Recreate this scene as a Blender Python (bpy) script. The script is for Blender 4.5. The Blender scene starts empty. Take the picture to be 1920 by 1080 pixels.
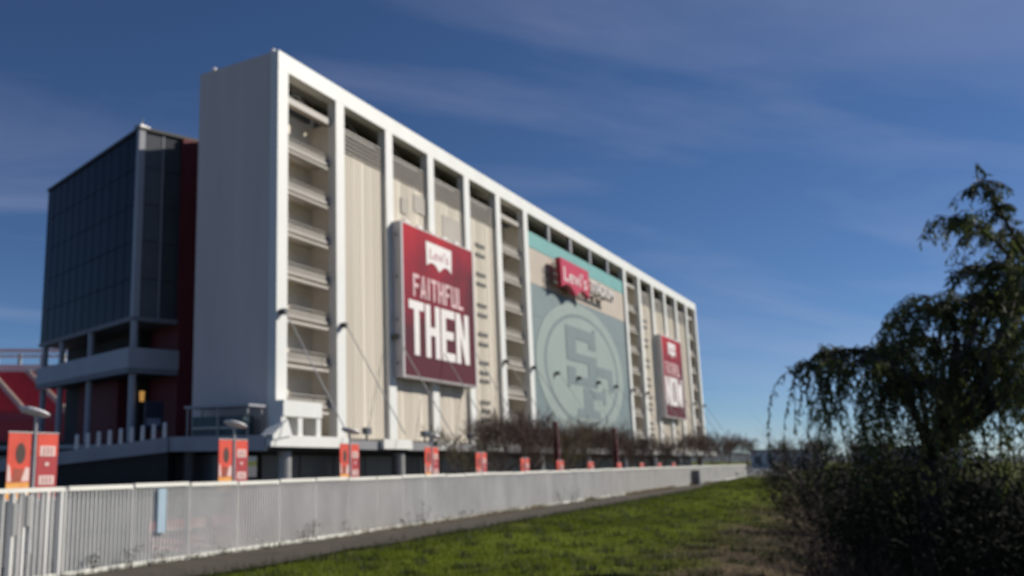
import bpy, math, random
import numpy as np
from mathutils import Vector
random.seed(7)
rng = np.random.default_rng(11)
RAD = math.radians
sc = bpy.context.scene
col = sc.collection

# ------------------------------------------------------------------ camera
EYE = Vector((-63.668, -47.674, 3.2))
YAW, PITCH = 0.6076, 0.1888
cam_d = bpy.data.cameras.new('camera')
cam = bpy.data.objects.new('camera', cam_d)
col.objects.link(cam)
cam.location = EYE
cam.rotation_euler = (math.pi / 2 + PITCH, 0, YAW - math.pi / 2)
cam_d.sensor_width = 36.0
cam_d.lens = 36.0 * 1694.474 / 1920.0
cam_d.shift_x = (960.0 - 583.908) / 1920.0
cam_d.clip_start = 0.1
cam_d.clip_end = 20000
cam_d.dof.use_dof = True          # the photograph is soft all over: focus set too near
cam_d.dof.focus_distance = 2.0
cam_d.dof.aperture_fstop = 3.5
sc.camera = cam

# ------------------------------------------------------------------ sky and sun
SUN = Vector((0.58, -0.62, 0.53)).normalized()
SUN_EL = math.asin(SUN.z)
SUN_AZ = math.atan2(SUN.x, SUN.y)
world = bpy.data.worlds.new('World')
sc.world = world
world.use_nodes = True
nt = world.node_tree
nt.nodes.clear()
wo = nt.nodes.new('ShaderNodeOutputWorld')
bg = nt.nodes.new('ShaderNodeBackground')
sky = nt.nodes.new('ShaderNodeTexSky')
sky.sky_type = 'NISHITA'
sky.sun_disc = False
sky.sun_elevation = SUN_EL
sky.sun_rotation = SUN_AZ
sky.air_density = 0.7
sky.dust_density = 0.0
sky.ozone_density = 6.0
bg.inputs['Strength'].default_value = 0.070
tc = nt.nodes.new('ShaderNodeTexCoord')
sep = nt.nodes.new('ShaderNodeSeparateXYZ')
nt.links.new(tc.outputs['Generated'], sep.inputs[0])
zz = nt.nodes.new('ShaderNodeMath'); zz.operation = 'ADD'; zz.inputs[1].default_value = 0.12
nt.links.new(sep.outputs['Z'], zz.inputs[0])
zm = nt.nodes.new('ShaderNodeMath'); zm.operation = 'MAXIMUM'; zm.inputs[1].default_value = 0.05
nt.links.new(zz.outputs[0], zm.inputs[0])
dx = nt.nodes.new('ShaderNodeMath'); dx.operation = 'DIVIDE'
dy = nt.nodes.new('ShaderNodeMath'); dy.operation = 'DIVIDE'
nt.links.new(sep.outputs['X'], dx.inputs[0]); nt.links.new(zm.outputs[0], dx.inputs[1])
nt.links.new(sep.outputs['Y'], dy.inputs[0]); nt.links.new(zm.outputs[0], dy.inputs[1])
cmb = nt.nodes.new('ShaderNodeCombineXYZ')
nt.links.new(dx.outputs[0], cmb.inputs[0]); nt.links.new(dy.outputs[0], cmb.inputs[1])
mp = nt.nodes.new('ShaderNodeMapping')
mp0 = nt.nodes.new('ShaderNodeMapping'); mp0.inputs['Rotation'].default_value = (0, 0, RAD(-138))
nt.links.new(cmb.outputs[0], mp0.inputs[0])
mp.inputs['Scale'].default_value = (0.45, 1.5, 1); mp.inputs['Location'].default_value = (6.2, 1.1, 0)
nt.links.new(mp0.outputs[0], mp.inputs[0])
nz = nt.nodes.new('ShaderNodeTexNoise')
nz.inputs['Scale'].default_value = 1.15
nz.inputs['Detail'].default_value = 6
nz.inputs['Roughness'].default_value = 0.52
nz.inputs['Distortion'].default_value = 0.5
nt.links.new(mp.outputs[0], nz.inputs['Vector'])
cr = nt.nodes.new('ShaderNodeValToRGB')
cr.color_ramp.elements[0].position = 0.46; cr.color_ramp.elements[0].color = (0, 0, 0, 1)
cr.color_ramp.elements[1].position = 0.80; cr.color_ramp.elements[1].color = (0.27, 0.27, 0.27, 1)
nt.links.new(nz.outputs[0], cr.inputs[0])
hs = nt.nodes.new('ShaderNodeHueSaturation')
hs.inputs['Saturation'].default_value = 1.04; hs.inputs['Hue'].default_value = 0.503
nt.links.new(sky.outputs[0], hs.inputs['Color'])
cm = nt.nodes.new('ShaderNodeMix'); cm.data_type = 'RGBA'
nt.links.new(cr.outputs[0], cm.inputs['Factor'])
nt.links.new(hs.outputs[0], cm.inputs[6])
cm.inputs[7].default_value = (6.2, 6.5, 8.8, 1)
nt.links.new(cm.outputs[2], bg.inputs['Color'])
nt.links.new(bg.outputs[0], wo.inputs[0])

sun_d = bpy.data.lights.new('sun', 'SUN')
sun_d.energy = 4.8
sun_d.angle = RAD(0.5)
sun_d.color = (1.0, 0.955, 0.87)
sun = bpy.data.objects.new('sun', sun_d)
col.objects.link(sun)
sun.rotation_euler = (-SUN).to_track_quat('-Z', 'Y').to_euler()
sun.location = (60, -120, 120)
sc.view_settings.view_transform = 'Standard'
sc.view_settings.look = 'None'
sc.view_settings.gamma = 1
sc.view_settings.exposure = 0.10

# ------------------------------------------------------------------ materials
MATS = {}
def mat(name, c, rough=0.7, var=0.12, scale=1.5, bump=0.0, metal=0.0, spec=0.5, c2=None, stretch=(1, 1, 1), bscale=None):
    if name in MATS: return MATS[name]
    m = bpy.data.materials.new(name); m.use_nodes = True
    n = m.node_tree; b = n.nodes['Principled BSDF']
    b.inputs['Roughness'].default_value = rough
    b.inputs['Metallic'].default_value = metal
    b.inputs['Specular IOR Level'].default_value = spec
    t = n.nodes.new('ShaderNodeTexCoord'); mpn = n.nodes.new('ShaderNodeMapping')
    geo = n.nodes.new('ShaderNodeNewGeometry')
    mpn.inputs['Scale'].default_value = stretch
    n.links.new(geo.outputs['Position'], mpn.inputs[0])
    x = n.nodes.new('ShaderNodeTexNoise'); x.inputs['Scale'].default_value = scale
    x.inputs['Detail'].default_value = 6; x.inputs['Roughness'].default_value = 0.6
    n.links.new(mpn.outputs[0], x.inputs['Vector'])
    r = n.nodes.new('ShaderNodeValToRGB')
    a = [v * (1 - var) for v in c]; d = list(c2) if c2 else [min(1, v * (1 + var)) for v in c]
    r.color_ramp.elements[0].position = 0.32; r.color_ramp.elements[0].color = (*a, 1)
    r.color_ramp.elements[1].position = 0.68; r.color_ramp.elements[1].color = (*d, 1)
    n.links.new(x.outputs[0], r.inputs[0])
    n.links.new(r.outputs[0], b.inputs['Base Color'])
    if bump:
        y = n.nodes.new('ShaderNodeTexNoise'); y.inputs['Scale'].default_value = bscale or scale * 6
        y.inputs['Detail'].default_value = 5
        n.links.new(geo.outputs['Position'], y.inputs['Vector'])
        bp = n.nodes.new('ShaderNodeBump'); bp.inputs['Strength'].default_value = bump
        n.links.new(y.outputs[0], bp.inputs['Height']); n.links.new(bp.outputs[0], b.inputs['Normal'])
    MATS[name] = m
    return m

M = dict(
    white=mat('white_paint', (.71, .70, .655), .55, .05, .35, stretch=(1, 1, .3)),
    cream=mat('cream_panel', (.68, .605, .495), .75, .06, .5, stretch=(1, 1, .06)),
    cream2=mat('cream_panel_b', (.60, .53, .43), .75, .06, .5, stretch=(1, 1, .06)),
    endwall=mat('end_wall_panel', (.62, .55, .52), .7, .06, .35, spec=.2, stretch=(1, 1, .12)),
    louver=mat('louver_metal', (.40, .36, .31), .55, .06, .6),
    slab=mat('landing_concrete', (.55, .50, .42), .8, .12, .6),
    inner=mat('inner_wall', (.82, .74, .62), .85, .1, .4),
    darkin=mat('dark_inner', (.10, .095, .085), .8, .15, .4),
    vent=mat('vent_metal', (.13, .12, .10), .6, .1, 1),
    screen=mat('teal_screen', (.150, .205, .215), .6, .10, .09, c2=(.185, .225, .222)),
    logo=mat('pale_logo', (.255, .305, .280), .65, .05, .3),
    logod=mat('logo_letter', (.150, .190, .195), .65, .06, .3),
    tealstrip=mat('teal_strip', (.15, .36, .33), .5, .06, .3),
    tan=mat('tan_band', (.45, .38, .31), .75, .05, .3),
    steel=mat('grey_steel', (.35, .34, .33), .45, .08, 1.0, metal=.3),
    dsteel=mat('dark_steel', (.06, .055, .05), .5, .1, 1.0),
    signred=mat('sign_red', (.52, .02, .045), .4, .05, .3),
    signwhite=mat('sign_white', (.78, .72, .68), .5, .04, .5),
    glass=mat('dark_glass', (.018, .021, .029), .3, .2, .25, spec=.07),
    glass2=mat('grey_glass', (.115, .120, .130), .25, .12, .4, spec=.5),
    tgrey=mat('tower_grey', (.36, .36, .38), .55, .05, .5),
    redwall=mat('dark_red_wall', (.13, .015, .017), .7, .1, .5),
    deck=mat('deck_concrete', (.40, .39, .38), .8, .1, .6, bump=.1),
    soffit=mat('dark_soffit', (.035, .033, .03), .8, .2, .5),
    seats=mat('red_seats', (.44, .045, .055), .6, .2, 1.2, stretch=(1, 1, 6)),
    bowl=mat('bowl_concrete', (.50, .46, .40), .8, .08, .4),
    polem=mat('lamp_pole_grey', (.42, .41, .40), .45, .06, 2, metal=.2),
    headm=mat('lamp_head_white', (.75, .74, .74), .4, .03, 2),
    bred=mat('banner_red', (.60, .060, .030), .65, .08, 1.5),
    bdred=mat('banner_dark_red', (.36, .03, .035), .65, .08, 1.5),
    borange=mat('banner_orange', (.80, .30, .06), .65, .15, 2.5, c2=(.80, .42, .10)),
    bdark=mat('banner_dark', (.06, .03, .02), .65, .1, 2),
    bwhite=mat('banner_white', (.68, .50, .45), .65, .05, 2),
    maroon=mat('maroon_cloth', (.10, .010, .015), .7, .1, 1),
    picket=mat('picket_white', (.74, .72, .68), .6, .10, .8, stretch=(1, 1, .4)),
    rail=mat('rail_white', (.76, .73, .66), .55, .08, .9),
    blue=mat('board_blue', (.34, .44, .52), .6, .08, 1.5),
    pink=mat('barrier_red', (.50, .10, .10), .6, .2, 1.0, c2=(.6, .25, .22)),
    cabinet=mat('cabinet_grey', (.075, .085, .10), .55, .15, 1),
    bark=mat('willow_bark', (.045, .036, .028), .9, .3, 4, bump=.4),
    twig=mat('twig_brown', (.115, .075, .056), .9, .3, 2),
    twigd=mat('twig_dark', (.040, .032, .028), .9, .3, 2),
    leaf=mat('willow_leaf', (.060, .082, .024), .6, .45, .7, c2=(.14, .165, .05), spec=.2),
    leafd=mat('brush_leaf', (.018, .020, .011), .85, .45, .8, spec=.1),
    leafy=mat('yellow_leaf', (.12, .13, .03), .6, .35, 2),
    grass=mat('grass_blade', (.085, .125, .008), .8, .4, .6, c2=(.165, .20, .018), spec=.1),
    dry=mat('dry_grass', (.26, .19, .085), .9, .3, 1.0, spec=.1),
    weed=mat('weed_dark', (.05, .06, .025), .8, .3, 1.0),
    asphalt=mat('trail_asphalt', (.090, .076, .060), .95, .18, .8, bump=.3, bscale=20, spec=.15),
    plaza=mat('plaza_asphalt', (.09, .088, .083), .9, .2, .5, bump=.2, bscale=12),
    hill=mat('far_hill', (.05, .065, .07), .95, .2, .005),
    water=mat('creek_water', (.02, .022, .018), .08, .2, .5, bump=.15, bscale=3),
    farwhite=mat('far_white', (.62, .60, .55), .7, .05, .2),
    fargrey=mat('far_roof', (.25, .25, .26), .7, .08, .2),
    amber=None,
)
def leafy_mat(m, f):
    n = m.node_tree; b = n.nodes['Principled BSDF']; out = [q for q in n.nodes if q.type == 'OUTPUT_MATERIAL'][0]
    tl = n.nodes.new('ShaderNodeBsdfTranslucent'); mx = n.nodes.new('ShaderNodeMixShader'); mx.inputs[0].default_value = f
    src = b.inputs['Base Color'].links[0].from_socket
    n.links.new(src, tl.inputs['Color']); n.links.new(b.outputs[0], mx.inputs[1]); n.links.new(tl.outputs[0], mx.inputs[2]); n.links.new(mx.outputs[0], out.inputs['Surface'])
for q in ('leaf', 'grass', 'leafy', 'weed'): leafy_mat(M[q], .4)
am = bpy.data.materials.new('amber_lamp'); am.use_nodes = True
ab = am.node_tree.nodes['Principled BSDF']
ab.inputs['Base Color'].default_value = (.6, .3, .06, 1)
ab.inputs['Emission Color'].default_value = (1, .5, .12, 1)
ab.inputs['Emission Strength'].default_value = .35
M['amber'] = am

def ground_mat():
    m = bpy.data.materials.new('grassy_earth'); m.use_nodes = True
    n = m.node_tree; b = n.nodes['Principled BSDF']; b.inputs['Roughness'].default_value = .95; b.inputs['Specular IOR Level'].default_value = .08
    geo = n.nodes.new('ShaderNodeNewGeometry')
    a = n.nodes.new('ShaderNodeTexNoise'); a.inputs['Scale'].default_value = .22; a.inputs['Detail'].default_value = 7
    a.inputs['Roughness'].default_value = .62
    n.links.new(geo.outputs['Position'], a.inputs['Vector'])
    at = n.nodes.new('ShaderNodeAttribute'); at.attribute_name = 'dirt'
    ad = n.nodes.new('ShaderNodeMath'); ad.operation = 'ADD'
    n.links.new(a.outputs[0], ad.inputs[0]); n.links.new(at.outputs['Fac'], ad.inputs[1])
    r = n.nodes.new('ShaderNodeValToRGB')
    e = r.color_ramp.elements
    e[0].position = .40; e[0].color = (.125, .155, .012, 1)
    e[1].position = .56; e[1].color = (.085, .10, .012, 1)
    k = e.new(.70); k.color = (.115, .085, .050, 1)
    k = e.new(.86); k.color = (.085, .062, .040, 1)
    n.links.new(ad.outputs[0], r.inputs[0])
    f = n.nodes.new('ShaderNodeTexNoise'); f.inputs['Scale'].default_value = 6; f.inputs['Detail'].default_value = 6
    n.links.new(geo.outputs['Position'], f.inputs['Vector'])
    mx = n.nodes.new('ShaderNodeMix'); mx.data_type = 'RGBA'; mx.blend_type = 'MULTIPLY'
    mx.inputs['Factor'].default_value = .6
    r2 = n.nodes.new('ShaderNodeValToRGB'); r2.color_ramp.elements[0].position = .3; r2.color_ramp.elements[0].color = (.45, .45, .45, 1)
    r2.color_ramp.elements[1].position = .7; r2.color_ramp.elements[1].color = (1.2, 1.2, 1.2, 1)
    n.links.new(f.outputs[0], r2.inputs[0])
    n.links.new(r.outputs[0], mx.inputs[6]); n.links.new(r2.outputs[0], mx.inputs[7])
    n.links.new(mx.outputs[2], b.inputs['Base Color'])
    bp = n.nodes.new('ShaderNodeBump'); bp.inputs['Strength'].default_value = .7; bp.inputs['Distance'].default_value = .15
    n.links.new(f.outputs[0], bp.inputs['Height']); n.links.new(bp.outputs[0], b.inputs['Normal'])
    return m

def banner_mat(name, x0, x1, z0, z1):
    """printed cloth: bright red upper left fading to maroon lower right, ink blotches"""
    m = bpy.data.materials.new(name); m.use_nodes = True
    n = m.node_tree; b = n.nodes['Principled BSDF']; b.inputs['Roughness'].default_value = .8; b.inputs['Specular IOR Level'].default_value = .12
    geo = n.nodes.new('ShaderNodeNewGeometry'); s = n.nodes.new('ShaderNodeSeparateXYZ')
    n.links.new(geo.outputs['Position'], s.inputs[0])
    mx = n.nodes.new('ShaderNodeMapRange'); mx.inputs[1].default_value = x0; mx.inputs[2].default_value = x1
    mz = n.nodes.new('ShaderNodeMapRange'); mz.inputs[1].default_value = z1; mz.inputs[2].default_value = z0
    n.links.new(s.outputs['X'], mx.inputs[0]); n.links.new(s.outputs['Z'], mz.inputs[0])
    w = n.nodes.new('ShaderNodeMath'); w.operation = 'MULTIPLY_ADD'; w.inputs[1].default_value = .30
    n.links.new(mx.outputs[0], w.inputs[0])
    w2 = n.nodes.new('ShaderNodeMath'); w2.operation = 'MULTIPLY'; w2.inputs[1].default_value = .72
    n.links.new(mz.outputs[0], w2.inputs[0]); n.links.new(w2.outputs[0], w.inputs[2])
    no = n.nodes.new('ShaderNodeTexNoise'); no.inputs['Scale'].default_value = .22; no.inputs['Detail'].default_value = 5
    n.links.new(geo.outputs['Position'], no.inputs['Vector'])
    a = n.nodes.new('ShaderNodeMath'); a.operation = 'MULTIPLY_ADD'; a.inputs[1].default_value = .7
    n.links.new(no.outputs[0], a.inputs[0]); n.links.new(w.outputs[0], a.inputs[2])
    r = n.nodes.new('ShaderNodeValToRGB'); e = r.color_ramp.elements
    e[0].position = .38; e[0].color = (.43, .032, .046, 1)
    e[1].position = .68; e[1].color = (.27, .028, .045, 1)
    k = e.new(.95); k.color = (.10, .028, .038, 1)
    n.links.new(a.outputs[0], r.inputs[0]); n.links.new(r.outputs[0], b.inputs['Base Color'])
    return m

# ------------------------------------------------------------------ builders
class MB:
    def __init__(s): s.v = []; s.f = []
    def add(s, vs, fs):
        o = len(s.v); s.v += [tuple(p) for p in vs]; s.f += [tuple(i + o for i in f) for f in fs]; return s
    def box(s, x0, x1, y0, y1, z0, z1):
        return s.add([(x0, y0, z0), (x1, y0, z0), (x1, y1, z0), (x0, y1, z0), (x0, y0, z1), (x1, y0, z1), (x1, y1, z1), (x0, y1, z1)],
                     [(3, 2, 1, 0), (4, 5, 6, 7), (0, 1, 5, 4), (1, 2, 6, 5), (2, 3, 7, 6), (3, 0, 4, 7)])
    def obox(s, o, ex, ey, a0, a1, b0, b1, z0, z1):
        """box in a turned frame: o origin, ex, ey horizontal unit vectors"""
        P = lambda a, b, z: (o[0] + ex[0] * a + ey[0] * b, o[1] + ex[1] * a + ey[1] * b, z)
        return s.add([P(a0, b0, z0), P(a1, b0, z0), P(a1, b1, z0), P(a0, b1, z0), P(a0, b0, z1), P(a1, b0, z1), P(a1, b1, z1), P(a0, b1, z1)],
                     [(3, 2, 1, 0), (4, 5, 6, 7), (0, 1, 5, 4), (1, 2, 6, 5), (2, 3, 7, 6), (3, 0, 4, 7)])
    def tube(s, pts, rad, n=6, cap=True):
        pts = [Vector(p) for p in pts]; o = len(s.v); k = len(pts)
        if not isinstance(rad, (list, tuple)): rad = [rad] * k
        for i, p in enumerate(pts):
            d = (pts[min(i + 1, k - 1)] - pts[max(i - 1, 0)])
            if d.length < 1e-9: d = Vector((0, 0, 1))
            d.normalize()
            a = d.cross(Vector((0, 0, 1)) if abs(d.z) < .95 else Vector((1, 0, 0))).normalized(); b = d.cross(a)
            for j in range(n):
                t = 2 * math.pi * j / n
                s.v.append(tuple(p + (a * math.cos(t) + b * math.sin(t)) * rad[i]))
        for i in range(k - 1):
            for j in range(n):
                s.f.append((o + i * n + j, o + i * n + (j + 1) % n, o + (i + 1) * n + (j + 1) % n, o + (i + 1) * n + j))
        if cap:
            s.f.append(tuple(o + j for j in range(n))[::-1]); s.f.append(tuple(o + (k - 1) * n + j for j in range(n)))
        return s
    def prism_xz(s, poly, y0, y1):
        """polygon in x,z (front at y0) pulled back to y1"""
        n = len(poly)
        vs = [(x, y0, z) for x, z in poly] + [(x, y1, z) for x, z in poly]
        fs = [tuple(range(n)), tuple(range(2 * n - 1, n - 1, -1))] + [(i, i + n, (i + 1) % n + n, (i + 1) % n) for i in range(n)]
        return s.add(vs, fs)

def mk(name, mb, m, parent=None, smooth=False, loc=None):
    me = bpy.data.meshes.new(name)
    off = Vector((0, 0, 0)); p = parent
    while p is not None: off += p.location; p = p.parent
    if parent is None:
        if loc is None:
            a = np.array(mb.v); mn, mxx = a.min(0), a.max(0); loc = ((mn[0] + mxx[0]) / 2, (mn[1] + mxx[1]) / 2, mn[2])
        off = Vector(loc)
    me.from_pydata([(x - off.x, y - off.y, z - off.z) for x, y, z in mb.v], [], mb.f)
    me.update()
    if smooth:
        for q in me.polygons: q.use_smooth = True
    if m: me.materials.append(m)
    o = bpy.data.objects.new(name, me); col.objects.link(o)
    if parent is None: o.location = off
    o.parent = parent
    return o

def fix_normals(o):
    import bmesh
    b = bmesh.new(); b.from_mesh(o.data); bmesh.ops.recalc_face_normals(b, faces=b.faces); b.to_mesh(o.data); b.free()
    return o

def thing(name, loc, label, cat, group=None):
    o = bpy.data.objects.new(name, None); col.objects.link(o); o.location = loc
    o.empty_display_size = .5
    return tag(o, label, cat, group)

def tag(o, label=None, cat=None, group=None, kind=None):
    if label: o['label'] = label
    if cat: o['category'] = cat
    if group: o['group'] = group
    if kind: o['kind'] = kind
    return o

def clone(o, parent, loc=(0, 0, 0)):
    c = o.copy(); col.objects.link(c); c.parent = parent; c.location = loc; return c

def clone_tree(o, loc=None, parent=None, rotz=None, scale=None):
    c = o.copy(); col.objects.link(c); c.parent = parent
    if loc is not None: c.location = loc
    if rotz is not None: c.rotation_euler = (0, 0, rotz)
    if scale is not None: c.scale = (scale,) * 3
    for ch in list(o.children): clone_tree(ch, None, c)
    return c

ORD = ['first', 'second', 'third', 'fourth', 'fifth', 'sixth', 'seventh', 'eighth', 'ninth', 'tenth', 'eleventh', 'twelfth', 'thirteenth', 'fourteenth', 'fifteenth', 'sixteenth', 'seventeenth', 'eighteenth', 'nineteenth', 'twentieth', 'twenty-first', 'twenty-second', 'twenty-third', 'twenty-fourth', 'twenty-fifth', 'twenty-sixth']

# the trail and fence run in a frame of their own: s along, d to the left of the camera
FX = (math.cos(RAD(4.1)), math.sin(RAD(4.1))); FN = (-FX[1], FX[0])
def fp(s, d, z=0.0):
    return (EYE.x + FX[0] * s + FN[0] * d, EYE.y + FX[1] * s + FN[1] * d, z)
FO = (EYE.x, EYE.y)

# ------------------------------------------------------------------ ground
def sm(a, b, x):
    t = min(1, max(0, (x - a) / (b - a))); return t * t * (3 - 2 * t)
def gz(s, d):
    if d > 19: return 0.0
    edge = 3.6 + .7 * math.sin(s * .11) + .4 * math.sin(s * .37 + 1)
    z = -3.6 * (1 - sm(edge - 9.5, edge, d))
    if d < -10: z = -3.6 * (1 - sm(-14, -24, d)) if d < -14 else -3.6
    if 2 < d < 15.5:
        w = sm(2, 5, d) * (1 - sm(13.5, 15.5, d))
        z += w * (.10 * math.sin(s * .21 + d * .5) + .07 * math.sin(s * .53 - d * .9) + .05)
    z += 1.35 * math.exp(-((s - 98) / 30) ** 2) * sm(2.0, 7.5, d) * (1 - sm(9.5, 15.4, d))
    rr = math.hypot(s, d)
    b = 1.55 * (1 - sm(3, 9, rr))
    return max(z, b) if b > 0.01 else z
def axis(core, far):
    a = list(core); st = a[1] - a[0]
    lo, hi = a[0], a[-1]; k = st
    up = []; x = hi
    while x < far: k *= 1.35; x += k; up.append(x)
    dn = []; x = lo; k = st
    while x > -far: k *= 1.35; x -= k; dn.append(x)
    return dn[::-1] + a + up
S_ = axis(list(np.arange(-12, 172, 1.0)), 4000); D_ = axis(list(np.arange(-26, 21, .75)), 4000)
g = MB(); dirt = []
for s in S_:
    for d in D_:
        g.v.append(fp(s, d, gz(s, d)))
        t = 0.0
        t += .32 * (1 - sm(3.2, 8.0, d)) * (1 - sm(60, 90, s) * .55)
        t += .10 * sm(14.6, 15.6, d) - .06
        dirt.append(t)
nd = len(D_)
for i in range(len(S_) - 1):
    for j in range(nd - 1):
        a = i * nd + j; g.f.append((a, a + nd, a + nd + 1, a + 1))
gm = ground_mat()
go = mk('ground', g, gm, smooth=True, loc=(0, 0, 0)); tag(go, kind='structure')
at = go.data.attributes.new('dirt', 'FLOAT', 'POINT'); at.data.foreach_set('value', dirt)

def strip(name, d0, d1, s0, s1, z, m, wob=0.0):
    b = MB(); k = int((s1 - s0) / 2)
    for i in range(k + 1):
        s = s0 + (s1 - s0) * i / k
        w = wob * (math.sin(s * .7) + .6 * math.sin(s * 1.9 + 1))
        b.v += [fp(s, d0 + w, z), fp(s, d1, z)]
    b.f = [(2 * i, 2 * i + 2, 2 * i + 3, 2 * i + 1) for i in range(k)]
    return tag(mk(name, b, m, loc=fp(s0, d0, 0)), kind='structure')
strip('trail', 15.9, 18.8, -60, 420, .075, M['asphalt'], .18)
strip('plaza_pavement', 19.9, 330, -260, 700, .05, M['plaza'])
strip('creek', -13.5, -5.4, -200, 500, -3.45, M['water'], .3)

# hills on the horizon
h = MB(); n = 90
for i in range(n + 1):
    a = RAD(-65 + 130 * i / n); 
    ang = YAW - a
    R_ = 3300
    hh = 30 + 16 * math.sin(i * .35) + 9 * math.sin(i * .93 + 2) + 4 * math.sin(i * 2.3)
    for (dr, z) in ((-500, -6), (-150, hh * .75), (0, hh), (500, -6)):
        h.v.append((EYE.x + (R_ + dr) * math.cos(ang), EYE.y + (R_ + dr) * math.sin(ang), z))
h.f = [(4 * i + j, 4 * i + 4 + j, 4 * i + 5 + j, 4 * i + 1 + j) for i in range(n) for j in range(3)]
tag(fix_normals(mk('hills', h, M['hill'], smooth=True, loc=(0, 0, 0))), kind='structure')

# ------------------------------------------------------------------ the long white tower
ZB, ZT = 5.33, 41.05
PW = .78                      # half width of a post
tower = thing('stadium_tower', (85, 5, 0), 'long white stadium suite tower with tall posts, cream panels and open stair bays', 'building')
POSTS = [0, 1, 2, 3, 4, 5, 6, 11, 12, 13, 14, 15, 16, 17]
WALLB = [1, 2, 3, 4, 12, 13, 14, 15]; OPENB = [0, 5, 11, 16]
DEP = 9.7
for u in POSTS:
    x = 10 * u; x0, x1 = x - PW, x + PW
    if u == 0: x0, x1 = -.55, 1.05
    if u == 17: x0, x1 = 169.0, 170.55
    y0 = -.02
    mk('post', MB().box(x0, x1, y0, .95, ZB - .6, 39.3), M['white'], tower)
mk('top_beam', MB().box(-.552, 170.552, -.03, 1.2, 39.303, ZT), M['white'], tower)
ew = mk('end_wall', MB().box(-.553, -.15, .953, DEP, ZB - .4, ZT - .02), M['endwall'], tower); tag(ew, 'plain grey end wall in shade')
mk('end_wall', MB().box(170.15, 170.55, .953, DEP, ZB - .4, ZT - .02), M['endwall'], tower)
# proud panels on the near end wall with thin recessed joints
for i in range(6):
    ya = .96 + i * (DEP - .97) / 6
    for j in range(6):
        za = ZB - .35 + j * (ZT - ZB + .3) / 6
        mk('wall_panel', MB().box(-.60, -.556, ya + .003, ya + (DEP - .97) / 6 - .003, za + .004, za + (ZT - ZB + .3) / 6 - .004), M['endwall'], tower)
mk('back_wall', MB().box(-.14, 170.14, DEP - .4, DEP - .01, ZB - .4, ZT - .05), M['endwall'], tower)
mk('roof', MB().box(-.14, 170.14, 1.21, DEP - .41, ZT - 1.1, ZT - .5), M['deck'], tower)
mk('inner_wall', MB().box(.0, 170.0, 3.4, 3.7, ZB, 39.6), M['inner'], tower)
mk('inner_floor', MB().box(.0, 170.0, 1.0, 3.39, ZB - .3, ZB), M['slab'], tower)
# dividing fins beside the open bays
for xf in (10, 50, 60, 110, 120, 160):
    mk('dividing_wall', MB().box(xf - .15, xf + .15, .96, 3.39, ZB + .02, 37.2), M['inner'], tower)
slat0 = None
for u in WALLB:
    xa, xb = 10 * u + PW, 10 * u + 10 - PW
    w = (xb - xa) / 4
    for k in range(4):
        y = .42 + (.05 if (k + u) % 2 else 0.0)
        mk('wall_panel', MB().box(xa + k * w + .03, xa + (k + 1) * w - .03, y, y + .12, ZB + .02, 34.4), M['cream' if (k * 7 + u * 3) % 5 < 3 else 'cream2'], tower)
        # narrow standing seams on each panel
        sb = MB()
        for q in range(1, 4):
            xs = xa + k * w + w * q / 4
            sb.box(xs - .03, xs + .03, y - .05, y - .003, ZB + .06, 34.36)
        mk('seam', sb, M['cream'], tower)
    mk('panel_backing', MB().box(xa - .1, xb + .1, .60, .78, ZB + .01, 34.41), M['inner'], tower)
    for k in range(6):
        z = 34.55 + k * .47
        mk('louver_slat', MB().add([(xa, .30, z), (xb, .30, z), (xb, .46, z + .24), (xa, .46, z + .24), (xa, .36, z - .04), (xb, .36, z - .04), (xb, .52, z + .20), (xa, .52, z + .20)],
           [(0, 1, 2, 3), (7, 6, 5, 4), (0, 4, 5, 1), (2, 6, 7, 3), (1, 5, 6, 2), (0, 3, 7, 4)]), M['louver'], tower)
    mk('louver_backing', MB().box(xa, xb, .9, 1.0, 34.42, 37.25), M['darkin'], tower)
    # steelwork seen through the gap under the beam
    mk('brace', MB().tube([(xa + .5, 2.2, 37.2), (xa + 4.0, 2.2, 39.2)], .13, 6), M['steel'], tower)
    mk('brace', MB().tube([(xb - .5, 2.2, 37.2), (xb - 4.0, 2.2, 39.2)], .13, 6), M['steel'], tower)
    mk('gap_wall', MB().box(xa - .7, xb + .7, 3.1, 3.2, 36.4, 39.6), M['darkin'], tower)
LEV = [8.15, 12.2, 16.25, 20.3, 24.35, 28.4, 32.45]
for u in OPENB:
    xa, xb = 10 * u + PW + .01, 10 * u + 10 - PW - .01
    if u == 0: xa = 1.06
    if u == 16: xb = 168.99
    mk('sill_beam', MB().box(xa, xb, .55, 1.2, 36.7, 37.35), M['louver'], tower)
    mk('brace', MB().tube([(xa + .2, 2.0, 37.4), (xa + 5, 2.0, 39.3)], .16, 6), M['steel'], tower)
    mk('brace', MB().tube([(xb - .2, 2.0, 37.4), (xb - 5, 2.0, 39.3)], .16, 6), M['steel'], tower)
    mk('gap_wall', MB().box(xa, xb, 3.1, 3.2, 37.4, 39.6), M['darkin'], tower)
    for z in LEV:
        ld = mk('landing', MB().box(xa, xb, .95, 3.38, z - .12, z + .14), M['slab'], tower)
        pb = MB().box(xa, xb, .80, .90, z + .16, z + .75)
        mk('parapet', pb, mat('parapet_mesh', (.26, .235, .20), .8, .1, .8), ld)
        mk('handrail', MB().tube([(xa, .84, z + 1.02), (xb, .84, z + 1.02)], .05, 6), M['louver'], ld)
        mk('edge_beam', MB().box(xa, xb, .70, .95, z - .10, z + .15), M['louver'], ld)
        mk('rail_tube', MB().tube([(xa, .55, z - .62), (xb - .9, .55, z - .62)], .20, 8), M['louver'], ld)
        mk('soffit_light', MB().box(xa + 2.5, xb - 2.5, 2.0, 2.3, z - .19, z - .123), M['headm'], ld)
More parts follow.
